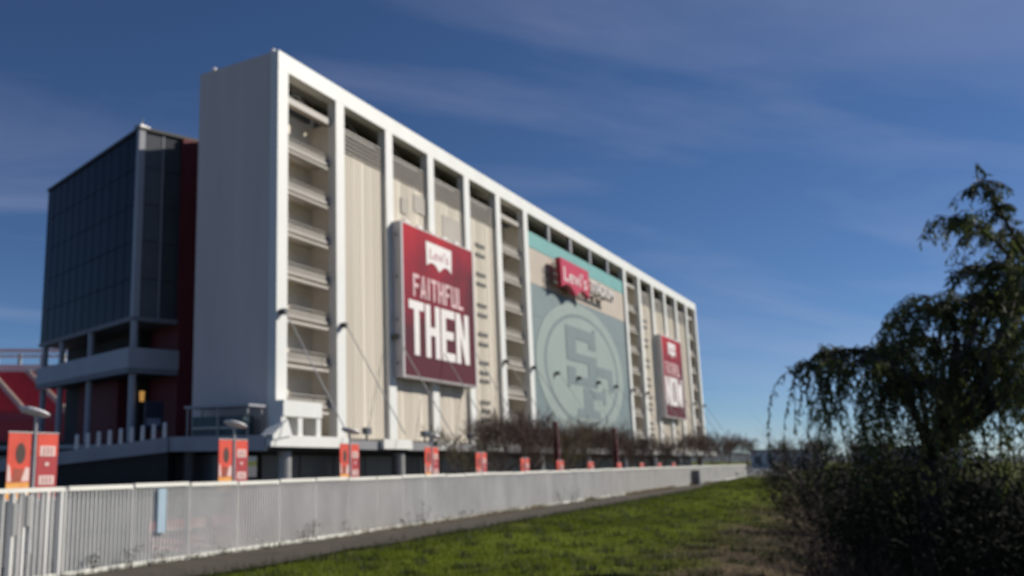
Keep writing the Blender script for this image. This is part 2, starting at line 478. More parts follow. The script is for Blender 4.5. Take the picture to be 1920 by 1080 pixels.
# slatted vents in the last cream bay before the screen and its mirror beyond it
def vents(x0, zs):
    for z in zs:
        v = mk('vent', MB().box(x0, x0 + 2.7, .34, .40, z - .24, z + .24), M['vent'], tower)
        mk('slat', MB().box(x0 + .06, x0 + 2.64, .29, .335, z - .05, z + .05), M['vent'], v)
vz = []
for zc in (30.4, 26.5, 22.4, 18.6, 14.9): vz += [zc + .65, zc - .65]
vz += [13.2] + [10.5, 9.4, 8.3, 7.2, 6.1]
vents(43.1, vz); vents(122.8, vz)
# thin greyer rectangles set over the cream panels
for (xa, xb, za, zb) in ((26.2, 29.1, 31.6, 33.7), (33.4, 38.6, 29.2, 32.9), (23.2, 24.6, 30.8, 32.6)):
    mk('grey_rect', MB().box(xa, xb, .33, .36, za, zb), mat('rect_grey', (.40, .36, .31), .8, .06, .4), tower)
# the big screen between posts six and eleven
XA, XB = 60 + PW + .01, 110 - PW - .01
for k in range(5):
    for j in range(5):
        a = XA + (XB - XA) * k / 5; b = XA + (XB - XA) * (k + 1) / 5
        za = ZB + (28.95 - ZB) * j / 5; zb = ZB + (28.95 - ZB) * (j + 1) / 5
        mk('screen_panel', MB().box(a + .015, b - .015, .30, .40, za + .015, zb - .015), M['screen'], tower)
mk('screen_frame', MB().box(XA, XB, .41, .60, ZB, 28.96), M['logod'], tower)
mk('tan_band', MB().box(XA, XB, .28, .60, 28.97, 34.35), M['tan'], tower)
mk('teal_strip', MB().box(XA, XB, .22, .60, 34.36, 36.75), M['tealstrip'], tower)
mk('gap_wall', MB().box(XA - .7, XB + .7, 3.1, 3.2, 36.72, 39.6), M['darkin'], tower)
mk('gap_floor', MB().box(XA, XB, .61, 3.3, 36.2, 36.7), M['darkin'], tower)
for k in range(1, 5):
    mk('mullion', MB().box(60 + 10 * k - .45, 60 + 10 * k + .45, .10, .6, 36.76, 39.3), M['steel'], tower)
# oval emblem on the screen
def oval(a, b, n=72): return [(84 + a * math.cos(2 * math.pi * i / n), 17.75 + b * math.sin(2 * math.pi * i / n)) for i in range(n)]
def ring(name, a0, b0, a1, b1, y0, y1, m):
    n = 72; o = oval(a0, b0); q = oval(a1, b1); mb = MB()
    for i in range(n):
        j = (i + 1) % n
        base = len(mb.v)
        mb.v += [(o[i][0], y0, o[i][1]), (o[j][0], y0, o[j][1]), (q[j][0], y0, q[j][1]), (q[i][0], y0, q[i][1]),
                 (o[i][0], y1, o[i][1]), (o[j][0], y1, o[j][1]), (q[j][0], y1, q[j][1]), (q[i][0], y1, q[i][1])]
        mb.f += [(base, base + 1, base + 2, base + 3), (base, base + 4, base + 5, base + 1), (base + 3, base + 2, base + 6, base + 7)]
    return mk(name, mb, m, tower)
ring('emblem_ring', 21.6, 10.8, 18.4, 9.1, .24, .299, M['logo'])
ring('emblem_line', 18.39, 9.09, 17.3, 8.5, .26, .299, M['logod'])
fix_normals(mk('emblem_field', MB().prism_xz(oval(17.29, 8.49), .24, .299), M['logo'], tower))
def strokes(rects, y0, y1):
    mb = MB()
    for (xa, xb, za, zb) in rects: mb.box(xa, xb, y0, y1, za, zb)
    return mb
mk('emblem_letter_s', strokes([(75.6, 90.4, 22.6, 24.5), (75.6, 80.2, 20.3, 22.6), (86.6, 90.4, 21.5, 22.6), (75.6, 90.4, 18.9, 20.3), (85.8, 90.4, 16.6, 18.9), (75.6, 79.4, 16.6, 17.9), (75.6, 85.8, 15.2, 16.6), (85.8, 90.4, 15.2, 16.6), (89.2, 90.4, 24.5, 25.1), (75.6, 76.6, 14.6, 15.2)], .17, .239), M['logod'], tower)
mk('emblem_letter_f', strokes([(90.6, 99.0, 17.2, 18.9), (96.6, 99.0, 14.9, 17.2), (83.0, 87.6, 11.4, 14.9), (79.6, 91.0, 10.1, 11.4), (87.8, 94.4, 13.3, 14.6), (92.8, 94.4, 12.5, 13.3), (92.8, 94.4, 14.6, 15.3)], .19, .239), M['logod'], tower)
# rods that stay the posts, each from a bracket at one height
for x in [10 * u for u in POSTS] + [70, 80, 90, 100]:
    y = -.05 if x % 10 == 0 and x / 10 in POSTS else .15
    bk = mk('bracket', MB().box(x - .22, x + .22, y - .60, y - .031 if y < 0 else y, 15.95, 16.45), M['dsteel'], tower)
    mk('stay_rod', MB().tube([(x, y - .55, 16.2), (x, -6.9, 5.6)], .055 if x / 10 in POSTS else .03, 6), M['steel'], bk)

# ledge of white and grey blocks at the foot of the posts
ledge = thing('podium', (60, 6, 0), 'dark glazed podium with white ledge blocks under the long white tower', 'podium')
mk('deck', MB().box(-3.6, 175, -1.2, 60, 4.35, ZB - .61), M['deck'], ledge)
mk('deck_edge', MB().box(-3.62, 175, -1.6, -1.203, 4.25, 5.1), mat('ledge_grey', (.22, .22, .23), .7, .08, .5), ledge)
for xa, xb in ((-3.9, 8.2), (14.4, 20.2), (26.0, 31.0), (39.0, 44.0), (51, 56), (63, 69), (76, 82), (89, 94), (101, 106), (114, 119), (126, 131), (139, 144), (151, 156), (164, 170)):
    b = mk('ledge_block', MB().box(xa, xb, -2.1, -1.605, 4.35, 5.30), M['white'], ledge)
mk('deck_fascia', MB().box(-4.1, -3.63, -1.55, 9.2, 4.0, 5.28), mat('fascia_grey', (.34, .34, .36), .7, .08, .5), ledge)
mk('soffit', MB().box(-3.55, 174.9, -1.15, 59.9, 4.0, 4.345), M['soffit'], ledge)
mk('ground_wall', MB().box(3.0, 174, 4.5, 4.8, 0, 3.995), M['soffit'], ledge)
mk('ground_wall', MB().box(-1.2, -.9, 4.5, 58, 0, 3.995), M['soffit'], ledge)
for i in range(28):
    xa = 3.2 + i * 6.05
    mk('shop_pane', MB().box(xa + .08, xa + 5.9, 4.40, 4.48, .25, 3.7), M['glass2'], ledge)
for i in range(8):
    ya = 4.8 + i * 5.0
    mk('shop_pane', MB().box(-1.30, -1.22, ya + .08, ya + 4.9, .25, 3.7), M['glass2'], ledge)
for x in [0, 20, 40, 60, 80, 100, 120, 140, 160]:
    mk('column', MB().tube([(x + .1, -.5, 0), (x + .1, -.5, 4.0)], .62, 14), M['steel'], ledge)
mk('column', MB().tube([(-2.6, 8, 0), (-2.6, 8, 4.0)], .5, 14), M['dsteel'], ledge)

# ------------------------------------------------------------------ banners and sign on the tower
def text_mesh(body, x0, z0, w, hgt, y, thick, shear=0.0, off=0.0):
    cu = bpy.data.curves.new('lettering', 'FONT'); cu.body = body; cu.extrude = .02; cu.offset = off; cu.shear = shear
    cu.resolution_u = 3
    t = bpy.data.objects.new('lettering', cu); col.objects.link(t)
    dg = bpy.context.evaluated_depsgraph_get(); me = bpy.data.meshes.new_from_object(t.evaluated_get(dg))
    bpy.data.objects.remove(t)
    a = np.array([v.co for v in me.vertices]); mn, mxx = a.min(0), a.max(0)
    k = (mxx - mn)
    mb = MB()
    mb.v = [(x0 + (p[0] - mn[0]) / k[0] * w, y - (p[2] - mn[2]) / k[2] * thick, z0 + (p[1] - mn[1]) / k[1] * hgt) for p in a]
    mb.f = [tuple(p.vertices) for p in me.polygons]
    bpy.data.meshes.remove(me)
    return mb

def glyph(ch, x, z, w, h, t, th):
    """block letter as butted quads: list of 4-point polygons in x,z"""
    B = lambda a, b, c, d: [(x + a, z + c), (x + b, z + c), (x + b, z + d), (x + a, z + d)]
    if ch == 'T': return [B(0, w, h - th, h), B(w / 2 - t / 2, w / 2 + t / 2, 0, h - th)]
    if ch == 'H': return [B(0, t, 0, h), B(w - t, w, 0, h), B(t, w - t, h / 2 - th / 2, h / 2 + th / 2)]
    if ch == 'E': return [B(0, t, 0, h), B(t, w, 0, th), B(t, w, h - th, h), B(t, w * .9, h / 2 - th / 2, h / 2 + th / 2)]
    if ch == 'F': return [B(0, t, 0, h), B(t, w, h - th, h), B(t, w * .85, h * .5 - th / 2, h * .5 + th / 2)]
    if ch == 'L': return [B(0, t, 0, h), B(t, w, 0, th)]
    if ch == 'I': return [B(w / 2 - t / 2, w / 2 + t / 2, 0, h)]
    if ch == 'U': return [B(0, t, 0, h), B(w - t, w, 0, h), B(t, w - t, 0, th)]
    if ch == 'O': return [B(0, t, 0, h), B(w - t, w, 0, h), B(t, w - t, 0, th), B(t, w - t, h - th, h)]
    if ch == 'N': return [B(0, t, 0, h), B(w - t, w, 0, h), [(x + t, z + h * .55), (x + w - t, z), (x + w - t, z + h * .45), (x + t, z + h)]]
    if ch == 'A': return [[(x, z), (x + t, z), (x + w / 2 + t * .1, z + h), (x + w / 2 - t * .6, z + h)], [(x + w - t, z), (x + w, z), (x + w / 2 + t * .6, z + h), (x + w / 2 + t * .1, z + h)],
                          [(x + w * .27, z + h * .2), (x + w * .73, z + h * .2), (x + w * .70, z + h * .2 + th), (x + w * .30, z + h * .2 + th)]]
    if ch == 'W':
        q = w / 4; s = t * .9
        return [[(x, z + h), (x + q - s / 2, z), (x + q + s / 2, z), (x + s, z + h)], [(x + q - s / 2 + .01, z), (x + q + s / 2, z), (x + 2 * q + s / 2, z + h * .8), (x + 2 * q - s / 2, z + h * .8)],
                [(x + 2 * q - s / 2, z + h * .8), (x + 3 * q - s / 2, z), (x + 3 * q + s / 2, z), (x + 2 * q + s / 2, z + h * .8)], [(x + 3 * q - s / 2 + .01, z), (x + 3 * q + s / 2, z), (x + w, z + h), (x + w - s, z + h)]]
def word(txt, x, z, w, h, y, gap=.12, tf=.3, thf=.14):
    n = len(txt); ws = [(.45 if c == 'I' else 1.15 if c == 'W' else 1.0) for c in txt]
    unit = w / (sum(ws) + gap * (n - 1)); mb = MB(); cx = x
    for i, (c, q) in enumerate(zip(txt, ws)):
        for k, poly in enumerate(glyph(c, cx, z, unit * q, h, unit * tf, h * thf)):
            mb.prism_xz(poly, y - .03 - .004 * k, y)
        cx += unit * (q + gap)
    return mb
def batwing(x0, z0, w, h):
    pts = [(0, 1), (1, 1)]
    for k in range(0, 13):
        t = k / 12; pts.append((.985 - .485 * t, .10 + .20 * math.sin(math.pi * min(1, t * 1.0)) - .10 * t))
    for k in range(1, 13):
        t = k / 12; pts.append((.5 - .485 * t, .20 * math.sin(math.pi * t) + .10 * t))
    return [(x0 + a * w, z0 + b * h) for a, b in pts]

def wall_banner(x0, x1, z0, z1, second, lab):
    t = thing('wall_banner', ((x0 + x1) / 2, -.6, z0), lab, 'banner', 'tall red banners on the tower wall')
    y = -1.1
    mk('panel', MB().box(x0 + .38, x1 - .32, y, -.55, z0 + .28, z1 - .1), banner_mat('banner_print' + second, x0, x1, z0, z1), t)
    mk('side_frame', MB().box(x0, x0 + .36, y - .06, -.04, z0, z1), mat('frame_pale', (.52, .49, .50), .6, .05, .5), t)
    mk('side_frame', MB().box(x1 - .30, x1, y - .06, -.04, z0, z1), M['signwhite'], t)
    mk('bottom_frame', MB().box(x0 + .361, x1 - .301, y - .05, -.04, z0, z0 + .27), mat('frame_grey', (.30, .27, .26), .6, .08, .5), t)
    mk('top_frame', MB().box(x0 + .361, x1 - .301, y - .02, -.04, z1 - .09, z1), M['signwhite'], t)
    for k in range(6):
        xx = x0 + 1.5 + k * (x1 - x0 - 3) / 5
        mk('top_clip', MB().box(xx - .55, xx + .55, y - .05, y + .3, z1 + .003, z1 + .3), M['signwhite'], t)
    for z in np.linspace(z0 + 1.5, z1 - 1.5, 4):
        mk('side_strut', MB().box(x0 - .5, x0 - .005, -.62, -.4, z - .1, z + .1), M['steel'], t)
    s = (x1 - x0) / 18.5
    X = lambda a: x0 + (a - 20.3) * s
    lg = fix_normals(mk('logo_shape', MB().prism_xz(batwing(X(26.1), 24.7, 6.5 * s, 3.15), y - .05, y - .002), M['signwhite'], t))
    mk('logo_text', text_mesh("Levi's", X(27.0), 25.95, 4.7 * s, 1.25, y - .051, .02), mat('logo_print', (.42, .16, .18), .6, .05, 1), lg)
    fw_ = fix_normals(mk('lettering', word('FAITHFUL', X(22.9), 21.0, 12.5 * s, 2.55, y - .003, gap=.22, tf=.30, thf=.16), mat('lettering_pink', (.66, .44, .44), .7, .22, 1.1), t))
    fix_normals(mk('lettering', word('THEN' if not second else 'NOW', X(21.8), 14.5, 15.0 * s, 6.0, y - .003, gap=.10, tf=.34, thf=.16), M['signwhite'], t))
    return t
wall_banner(20.3, 38.8, 11.9, 29.0, '', 'red banner reading FAITHFUL THEN hung between the near posts of the white tower')
wall_banner(129.6, 147.2, 11.9, 28.9, 'b', 'red banner reading FAITHFUL NOW hung near the far end of the white tower')

sg = thing('stadium_sign', (81, -1.5, 29), 'red batwing sign with white STADIUM letters above the oval emblem', 'sign')
sp = fix_normals(mk('red_plate', MB().prism_xz(batwing(69.6, 28.9, 13.5, 5.1), -1.6, -.8), M['signred'], sg))
mk('script_lettering', text_mesh("Levi's", 70.9, 30.6, 10.8, 2.3, -1.603, .06), M['signwhite'], sp)
mk('lettering', text_mesh('STADIUM', 84.0, 31.0, 12.4, 1.75, -1.3, .35, off=.01), M['signwhite'], sg)
mk('letter_rail', MB().box(83.8, 96.6, -1.25, -1.1, 30.72, 30.98), M['dsteel'], sg)
for z in (29.9, 31.2, 32.6):
    mk('support_bar', MB().tube([(67.9, .2, z), (68.0, -1.0, z), (70.2, -1.2, z)], .09, 6), M['dsteel'], sg)
for x in (68.0, 69.0): mk('support_post', MB().tube([(x, -1.0, 29.6), (x, -1.0, 33.2)], .08, 6), M['dsteel'], sg)
for x in (72, 76, 80, 86, 90, 94): mk('support_bar', MB().tube([(x, .2, 31.0), (x, -1.05, 31.0)], .12, 6), M['dsteel'], sg)

# rooftop bits
for (p, lab) in (((-.2, 8.2, ZT - .02), 'small pale rooftop dome toward the back of the grey end wall'), ((-.2, .9, ZT), 'small pale rooftop dome at the near corner of the white tower')):
    d = MB().tube([p, (p[0], p[1], p[2] + .25), (p[0], p[1], p[2] + .42), (p[0], p[1], p[2] + .5)], [.28, .28, .2, .04], 10)
    tag(mk('roof_dome', d, M['signwhite'], smooth=True), lab, 'dome', 'rooftop domes')

# ------------------------------------------------------------------ dark glass block on the left
GO = (-1.15, 17.3); a1 = RAD(-19.5); E1 = (math.cos(a1), math.sin(a1)); E2 = (-E1[1], E1[0])
gt = thing('glass_block', (GO[0], GO[1], ZB), 'dark glass office block with pale corner column left of the grey end wall', 'building')
def gbx(name, a0, a1_, b0, b1, z0, z1, m, parent=gt): return mk(name, MB().obox(GO, E1, E2, a0, a1_, b0, b1, z0, z1), m, parent)
GL = 27.0
gbx('core', .35, 9.0, .35, GL - .1, 17.35, 36.7, M['soffit'])
gbx('roof', -.12, 9.0, -.12, GL + .1, 36.75, 37.05, M['dsteel'])
gbx('floor_slab', -.1, 9.0, -.1, GL, 16.85, 17.3, mat('slab_grey', (.20, .20, .21), .7, .1, .5))
nz_, nb = 5, 12
for j in range(nz_):
    za = 17.35 + j * (36.7 - 17.35) / nz_; zb = 17.35 + (j + 1) * (36.7 - 17.35) / nz_
    for i in range(nb):
        ba = .75 + i * (GL - .8) / nb; bb = .75 + (i + 1) * (GL - .8) / nb
        gbx('pane', .10, .18, ba + .04, bb - .04, za + .04, zb - .04, M['glass'])
    for i in range(2):
        aa = .65 + i * 2.1; 
        gbx('pane', aa + .04, aa + 2.05, .10, .18, za + .04, zb - .04, M['glass2'] if i == 0 else mat('mid_glass', (.06, .065, .07), .25, .15, .4, spec=.4))
for i in range(nb + 1):
    ba = .75 + i * (GL - .8) / nb
    gbx('mullion', .07, .24, ba - .03, ba + .03, 17.33, 36.72, mat('mullion_black', (.022, .026, .036), .6, .1, 1, spec=.1))
for i in range(3):
    aa = .65 + i * 2.1
    gbx('mullion', aa - .06, aa + .06, .04, .24, 17.33, 36.72, M['tgrey'] if i == 1 else M['dsteel'])
gbx('corner_column', -.05, .62, -.05, .62, 17.31, 36.74, M['tgrey'])
gbx('red_wall', 4.85, 9.5, -.35, GL, ZB - .3, 36.74, M['redwall'])
gbx('red_wall', 2.2, 4.8, 8.0, 19.0, ZB - .3, 12.05, M['redwall'])
gbx('lower_core', 3.6, 4.8, 6.0, GL, ZB - .3, 16.8, M['soffit'])
# terrace under the glass
tr = gbx('terrace_slab', -.35, 4.84, -.35, GL - 1, 11.75, 12.15, M['soffit'])
gbx('parapet', -.55, 4.9, -.55, -.36, 12.15, 14.1, M['tgrey'], tr)
gbx('parapet', -.55, -.36, -.355, GL - 1, 12.15, 14.1, M['tgrey'], tr)
gbx('parapet_drip', -.50, 4.85, -.50, -.36, 11.6, 12.148, mat('slab_grey', (.2, .2, .2)), tr)
gbx('parapet_drip', -.50, -.36, -.355, GL - 1, 11.6, 12.148, mat('slab_grey', (.2, .2, .2)), tr)
for b in (.3, 11.2, 19.9, 25.6):
    for (z0, z1) in ((14.0, 16.84), (ZB - .3, 11.6)):
        o = E1[0] * .3 + E2[0] * b + GO[0], E1[1] * .3 + E2[1] * b + GO[1]
        mk('column', MB().tube([(o[0], o[1], z0), (o[0], o[1], z1)], .36, 14), M['tgrey'], gt, smooth=False)
gp = lambda a, b, z: (GO[0] + E1[0] * a + E2[0] * b, GO[1] + E1[1] * a + E2[1] * b, z)
al = MB().tube([gp(1.2, -.1, 8.9), gp(1.2, -.1, 9.9)], [.22, .26], 8)
tag(mk('terrace_lamp', al, M['amber']), 'amber glowing lamp under the terrace beside the corner column', 'lamp')
pn = thing('notice_stand', gp(2.4, .2, 6.2), 'dark notice panel with pale lower strip under the glass block', 'sign')
mk('board', MB().obox(GO, E1, E2, 1.7, 3.7, .15, .3, 6.2, 9.0), mat('panel_blue', (.035, .035, .06), .4, .1, 1), pn)
mk('pale_strip', MB().obox(GO, E1, E2, 1.9, 3.4, .10, .148, 6.6, 7.3), mat('strip_pale', (.3, .3, .36), .5, .05, 1), pn)
mk('stand', MB().obox(GO, E1, E2, 2.5, 2.9, .17, .28, ZB - .6, 6.198), M['dsteel'], pn)
an = gp(.7, 1.0, 37.05)
ant = thing('roof_antenna', an, 'small antenna on the corner of the glass block roof', 'antenna')
mk('mast', MB().tube([an, (an[0], an[1], an[2] + 1.3)], [.12, .05], 6), M['steel'], ant)
mk('base_box', MB().box(an[0] - .7, an[0] + .7, an[1] - .5, an[1] + .5, an[2], an[2] + .45), M['steel'], ant)

# ramp rising to the podium in front of the glass block
RP = [(-4.12, 9.25), (-9.25, 17.7)]
rv = Vector((RP[1][0] - RP[0][0], RP[1][1] - RP[0][1], 0)); rl = rv.length; rv.normalize(); rn = Vector((-rv.y, rv.x, 0))
rampt = thing('access_ramp', (-8, 17, 0), 'grey ramp climbing to the podium below the glass block', 'ramp')
def rpt(t, off, z): 
    return (RP[0][0] + rv.x * rl * t + rn.x * off, RP[0][1] + rv.y * rl * t + rn.y * off, z)
def wedge(off0, off1, za0, zb0, za1, zb1, t0=0, t1=2.4):
    mb = MB(); mb.add([rpt(t0, off0, za0), rpt(t1, off0, za1), rpt(t1, off1, za1), rpt(t0, off1, za0), rpt(t0, off0, zb0), rpt(t1, off0, zb1), rpt(t1, off1, zb1), rpt(t0, off1, zb0)],
           [(3, 2, 1, 0), (4, 5, 6, 7), (0, 1, 5, 4), (1, 2, 6, 5), (2, 3, 7, 6), (3, 0, 4, 7)]); return mb
fix_normals(mk('slab', wedge(-5, -.003, 4.0, 4.7, 1.2, 1.9), M['deck'], rampt))
fix_normals(mk('fascia', wedge(0, .25, 3.95, 5.25, 1.25, 2.15), MATS['fascia_grey'], rampt))
fix_normals(mk('fascia', wedge(-5.25, -5.003, 3.95, 5.25, 1.25, 2.15), MATS['fascia_grey'], rampt))
fix_normals(mk('under_wall', wedge(-4.8, -.2, 0, 3.99, 0, 1.19), M['soffit'], rampt))
for k in range(9):
    t = .03 + k * .10; z = 5.25 - 1.29 * t
    q = rpt(t, .12, z)
    bo = thing('bollard', q, 'white bollard on the ramp wall, %s from the grey end wall' % ORD[k], 'bollard', 'white bollards along the ramp')
    hgt = 1.2
    mk('shaft', MB().tube([q, (q[0], q[1], q[2] + hgt)], [.20, .17], 10), M['signwhite'], bo)
    mk('cap', MB().tube([(q[0], q[1], q[2] + hgt + .002), (q[0], q[1], q[2] + hgt + .12)], [.21, .12], 10), M['headm'], bo)

# things on the podium corner
k1 = thing('corner_booth', (1.3, -1.0, ZB), 'white box booth on legs at the near corner of the podium', 'booth')
mk('box', MB().box(-2.1, 3.7, -2.0, -.4, 6.9, 8.25), M['white'], k1)
for x in (-1.9, .5, 3.3): mk('leg', MB().box(x - .35, x + .35, -1.9, -.6, 5.31, 6.895), M['white'], k1)
mk('skirt', MB().add([(-3.9, -2.3, 4.9), (-1.2, -2.3, 5.3), (-1.2, -1.0, 5.3), (-3.9, -1.0, 4.9), (-3.9, -2.3, 5.3), (-1.9, -2.3, 6.6), (-1.9, -1.0, 6.6), (-3.9, -1.0, 5.3)],
                     [(3, 2, 1, 0), (4, 5, 6, 7), (0, 1, 5, 4), (1, 2, 6, 5), (2, 3, 7, 6), (3, 0, 4, 7)]), M['white'], k1)
k2 = thing('deck_kiosk', (-2.4, 4.5, ZB - .6), 'dark teal kiosk with thin pale roof beside the grey end wall', 'kiosk')
mk('wall', MB().box(-3.0, -1.6, 1.6, 7.4, ZB - .6, 7.0), mat('kiosk_teal', (.03, .06, .075), .4, .1, 1), k2)
mk('roof', MB().box(-3.5, -1.2, .6, 8.0, 7.75, 7.95), M['tgrey'], k2)
for (x, y) in ((-3.3, .9), (-3.3, 7.7), (-1.4, .9), (-1.4, 7.7), (-3.3, 4.2)):
    mk('roof_post', MB().box(x - .06, x + .06, y - .06, y + .06, ZB - .6, 7.745), M['steel'], k2)
mk('counter', MB().box(-3.25, -3.01, 1.8, 7.2, 5.9, 6.1), M['steel'], k2)
for k, x in enumerate((12.2, 24.2, 35.6, 47.5)):
    fl = thing('floodlight', (x, -1.4, 5.1), 'dark floodlight on the podium ledge, %s from the near corner' % ORD[k], 'floodlight', 'floodlights on the ledge')
    mk('stand', MB().tube([(x, -1.4, 5.1), (x, -1.4, 5.7)], .10, 8), M['dsteel'], fl)
    mk('head', MB().box(x - .42, x + .42, -1.75, -1.15, 5.705, 6.35), M['cabinet'], fl)

# ------------------------------------------------------------------ stadium bowl far left
def camp(px, py, D):
    """world point unprojected from image pixel px, py at a chosen forward distance D"""
    f = 1694.474
    fw = Vector((math.cos(YAW) * math.cos(PITCH), math.sin(YAW) * math.cos(PITCH), math.sin(PITCH)))
    r = Vector((math.sin(YAW), -math.cos(YAW), 0)); u = r.cross(fw)
    d = fw + r * ((px - 583.908) / f) - u * ((py - 540) / f)
    return EYE + d * (D / (d.x * math.cos(YAW) + d.y * math.sin(YAW)))
BC = camp(20, 864, 150); BX = Vector((math.sin(YAW), -math.cos(YAW), 0)); BY = Vector((math.cos(YAW), math.sin(YAW), 0))
bowl = thing('stadium_bowl', (BC.x, BC.y, 0), 'red stadium seating with pale aisles and white top truss at left edge', 'grandstand')
def bb(name, a0, a1_, b0, b1, z0, z1, m, parent=bowl): return mk(name, MB().obox(BC, BX, BY, a0, a1_, b0, b1, z0, z1), m, parent)
Z0 = 3.2
P_ = lambda a, b, z: tuple(BC + BX * a + BY * b + Vector((0, 0, z - BC.z)))
nrow = 20
for i in range(nrow):
    z = 11.2 + i * .42
    bb('seat_row', -45, 16, 2 + i * .85, 2 + (i + 1) * .85 - .01, z - 1.2, z + .30, M['seats'])
for k, off in enumerate((-33, -26, -19, -12, -5, 2, 9)):
    ai = MB()
    for i in range(nrow):
        z = 11.2 + i * .42
        a = off - i * .62 + 6.0
        ai.obox(BC, BX, BY, a - .45, a + .45, 1.9 + i * .85, 1.99 + i * .85, z - .4, z + .50)
        ai.obox(BC, BX, BY, a - .45, a + .45, 1.995 + i * .85, 2.7 + i * .85, z + .31, z + .50)
    mk('aisle', ai, M['bowl'], bowl)
bb('rail_band', -45, 16, 1.2, 1.6, 9.6, 10.9, mat('rail_pink', (.42, .06, .08), .6, .1, 1))
bb('front_wall', -45, 16, 1.0, 1.9, 6.3, 9.59, M['seats'])
bb('dark_beam', -45, 16, .6, 2.2, 5.3, 6.29, M['soffit'])
bb('base_wall', -45, 16, 1.4, 2.4, 0, 5.29, mat('bowl_grey', (.30, .31, .29), .8, .1, .5))
bb('base_rail', -45, 16, 1.1, 1.3, 3.2, 4.0, M['seats'])
bb('back_band', -45, 16, 19.2, 20.2, 19.7, 20.9, M['white'])
for a in np.arange(-44, 16, 4.2):
    bb('rear_column', a - .25, a + .25, 20.3, 20.9, 0, 23.1, M['bowl'])
bb('truss_chord', -45, 16, 20.2, 20.7, 23.4, 24.0, M['white'])
bb('truss_chord', -45, 16, 20.2, 20.7, 22.35, 22.75, M['white'])
for a in np.arange(-44, 15, 1.5):
    mk('truss_web', MB().tube([P_(a, 20.45, 22.7), P_(a + .75, 20.45, 23.5), P_(a + 1.5, 20.45, 22.7)], .09, 4), M['white'], bowl)
for a in (-30.5, -14, 2.4):
    bb('mast', a - .45, a + .45, 18.6, 19.19, 19.0, 22.9, M['bowl'])

# ------------------------------------------------------------------ fence
fence = thing('picket_fence', fp(18.8, 19.2, 0), 'long white steel picket fence running along the trail', 'fence')
def fb(mb, s0, s1, d0, d1, z0, z1): return mb.obox(FO, FX, FN, s0, s1, d0, d1, z0, z1)
S0, PAN, NP = 18.8, 2.75, 67
pk = MB(); 
base = Vector(fp(S0, 19.2, 0))
tmpl = MB(); fb(tmpl, S0 - .014, S0 + .014, 19.152, 19.248, .15, 2.36)
p0 = mk('picket', tmpl, M['picket'], fence)
cnt = 0; rest = MB(); first = True
for i in range(NP):
    s = S0 + i * PAN
    zo = .02 * math.sin(i * 1.7)
    b = MB(); fb(b, s - .018, s + .018, 19.14, 19.26, 0, 2.40); mk('fence_post', b, M['picket'], fence)
    if i == NP - 1: break
    b = MB(); fb(b, s + .06, s + PAN - .06, 19.10, 19.25, 2.365 + zo, 2.49 + zo); mk('top_rail', b, M['rail'], fence)
    b = MB(); fb(b, s + .05, s + PAN - .05, 19.11, 19.22, .04, .17); mk('bottom_rail', b, M['rail'], fence)
    for k in range(1, 16):
        ss = s + PAN * k / 16
        if cnt < 299:
            if first: p0.location = (FX[0] * (ss - S0), FX[1] * (ss - S0), 0); first = False
            else: clone(p0, fence, (FX[0] * (ss - S0), FX[1] * (ss - S0), 0))
            cnt += 1
        else: fb(rest, ss - .014, ss + .014, 19.152, 19.248, .15, 2.36)
tag(mk('far_pickets', rest, M['picket'], fence), kind='stuff')
# gate at the left end
gate = thing('fence_gate', fp(15.6, 19.2, 0), 'white gate with wide uprights and kick panel at the left end of the fence', 'gate')
for s, w in ((13.0, .06), (16.2, .02), (16.9, .02), (17.3, .035), (18.1, .035), (18.6, .035)):
    b = MB(); fb(b, s - w, s + w, 19.1, 19.28, 0, 2.36); mk('upright', b, M['picket'], gate)
b = MB(); fb(b, 13.0, 18.72, 19.10, 19.25, 2.365, 2.48); mk('top_rail', b, M['rail'], gate)
b = MB(); fb(b, 13.1, 16.1, 19.08, 19.16, .1, .8); mk('kick_panel', b, M['rail'], gate)
b = MB(); fb(b, 16.25, 18.6, 19.12, 19.25, .05, .17); mk('bottom_rail', b, M['rail'], gate)
for (s, z0, z1) in ((16.95, 1.3, 2.1), (17.4, 1.5, 2.3)):
    b = MB(); fb(b, s - .08, s + .08, 19.05, 19.095, z0, z1); mk('plate', b, M['steel'], gate)
for k in range(28):
    ss = 13.2 + k * .19
    if min(abs(ss - q) for q in (16.2, 16.9, 17.3, 18.1, 18.6)) < .1: continue
    b = MB(); fb(b, ss - .014, ss + .014, 19.14, 19.26, .18, 2.36); mk('picket', b, M['picket'], gate)
# blue board hung on the fence, red barriers behind it
bd = thing('notice_board', fp(22.8, 19.0, 1.0), 'light blue board hanging on the near part of the picket fence', 'board')
b = MB(); fb(b, 22.62, 23.0, 19.03, 19.08, .98, 2.33); mk('sheet', b, M['blue'], bd)
for z in (1.1, 2.2):
    b = MB(); fb(b, 22.75, 22.88, 19.081, 19.13, z - .04, z + .04); mk('tie', b, M['steel'], bd)
for k in range(4):
    s = 25 + k * 3.6
    br = thing('traffic_barrier', fp(s, 21.5, 0), 'faded red barrier behind the fence, %s from the left' % ORD[k], 'barrier', 'red barriers behind the fence')
    mb = MB()
    prof = [(-.30, 0), (.30, 0), (.22, .25), (.12, .5), (.10, 1.05), (-.10, 1.05), (-.12, .5), (-.22, .25)]
    n = len(prof)
    mb.v = [fp(s, 21.5 + a, z + .052) for a, z in prof] + [fp(s + 3.3, 21.5 + a, z + .052) for a, z in prof]
    mb.f = [tuple(range(n)), tuple(range(2 * n - 1, n - 1, -1))] + [(i, i + n, (i + 1) % n + n, (i + 1) % n) for i in range(n)]
    fix_normals(mk('body', mb, M['pink'], br))
    b = MB(); fb(b, s + .2, s + 3.1, 21.38, 21.395, .66, .84); mk('pale_stripe', b, M['bwhite'], br)

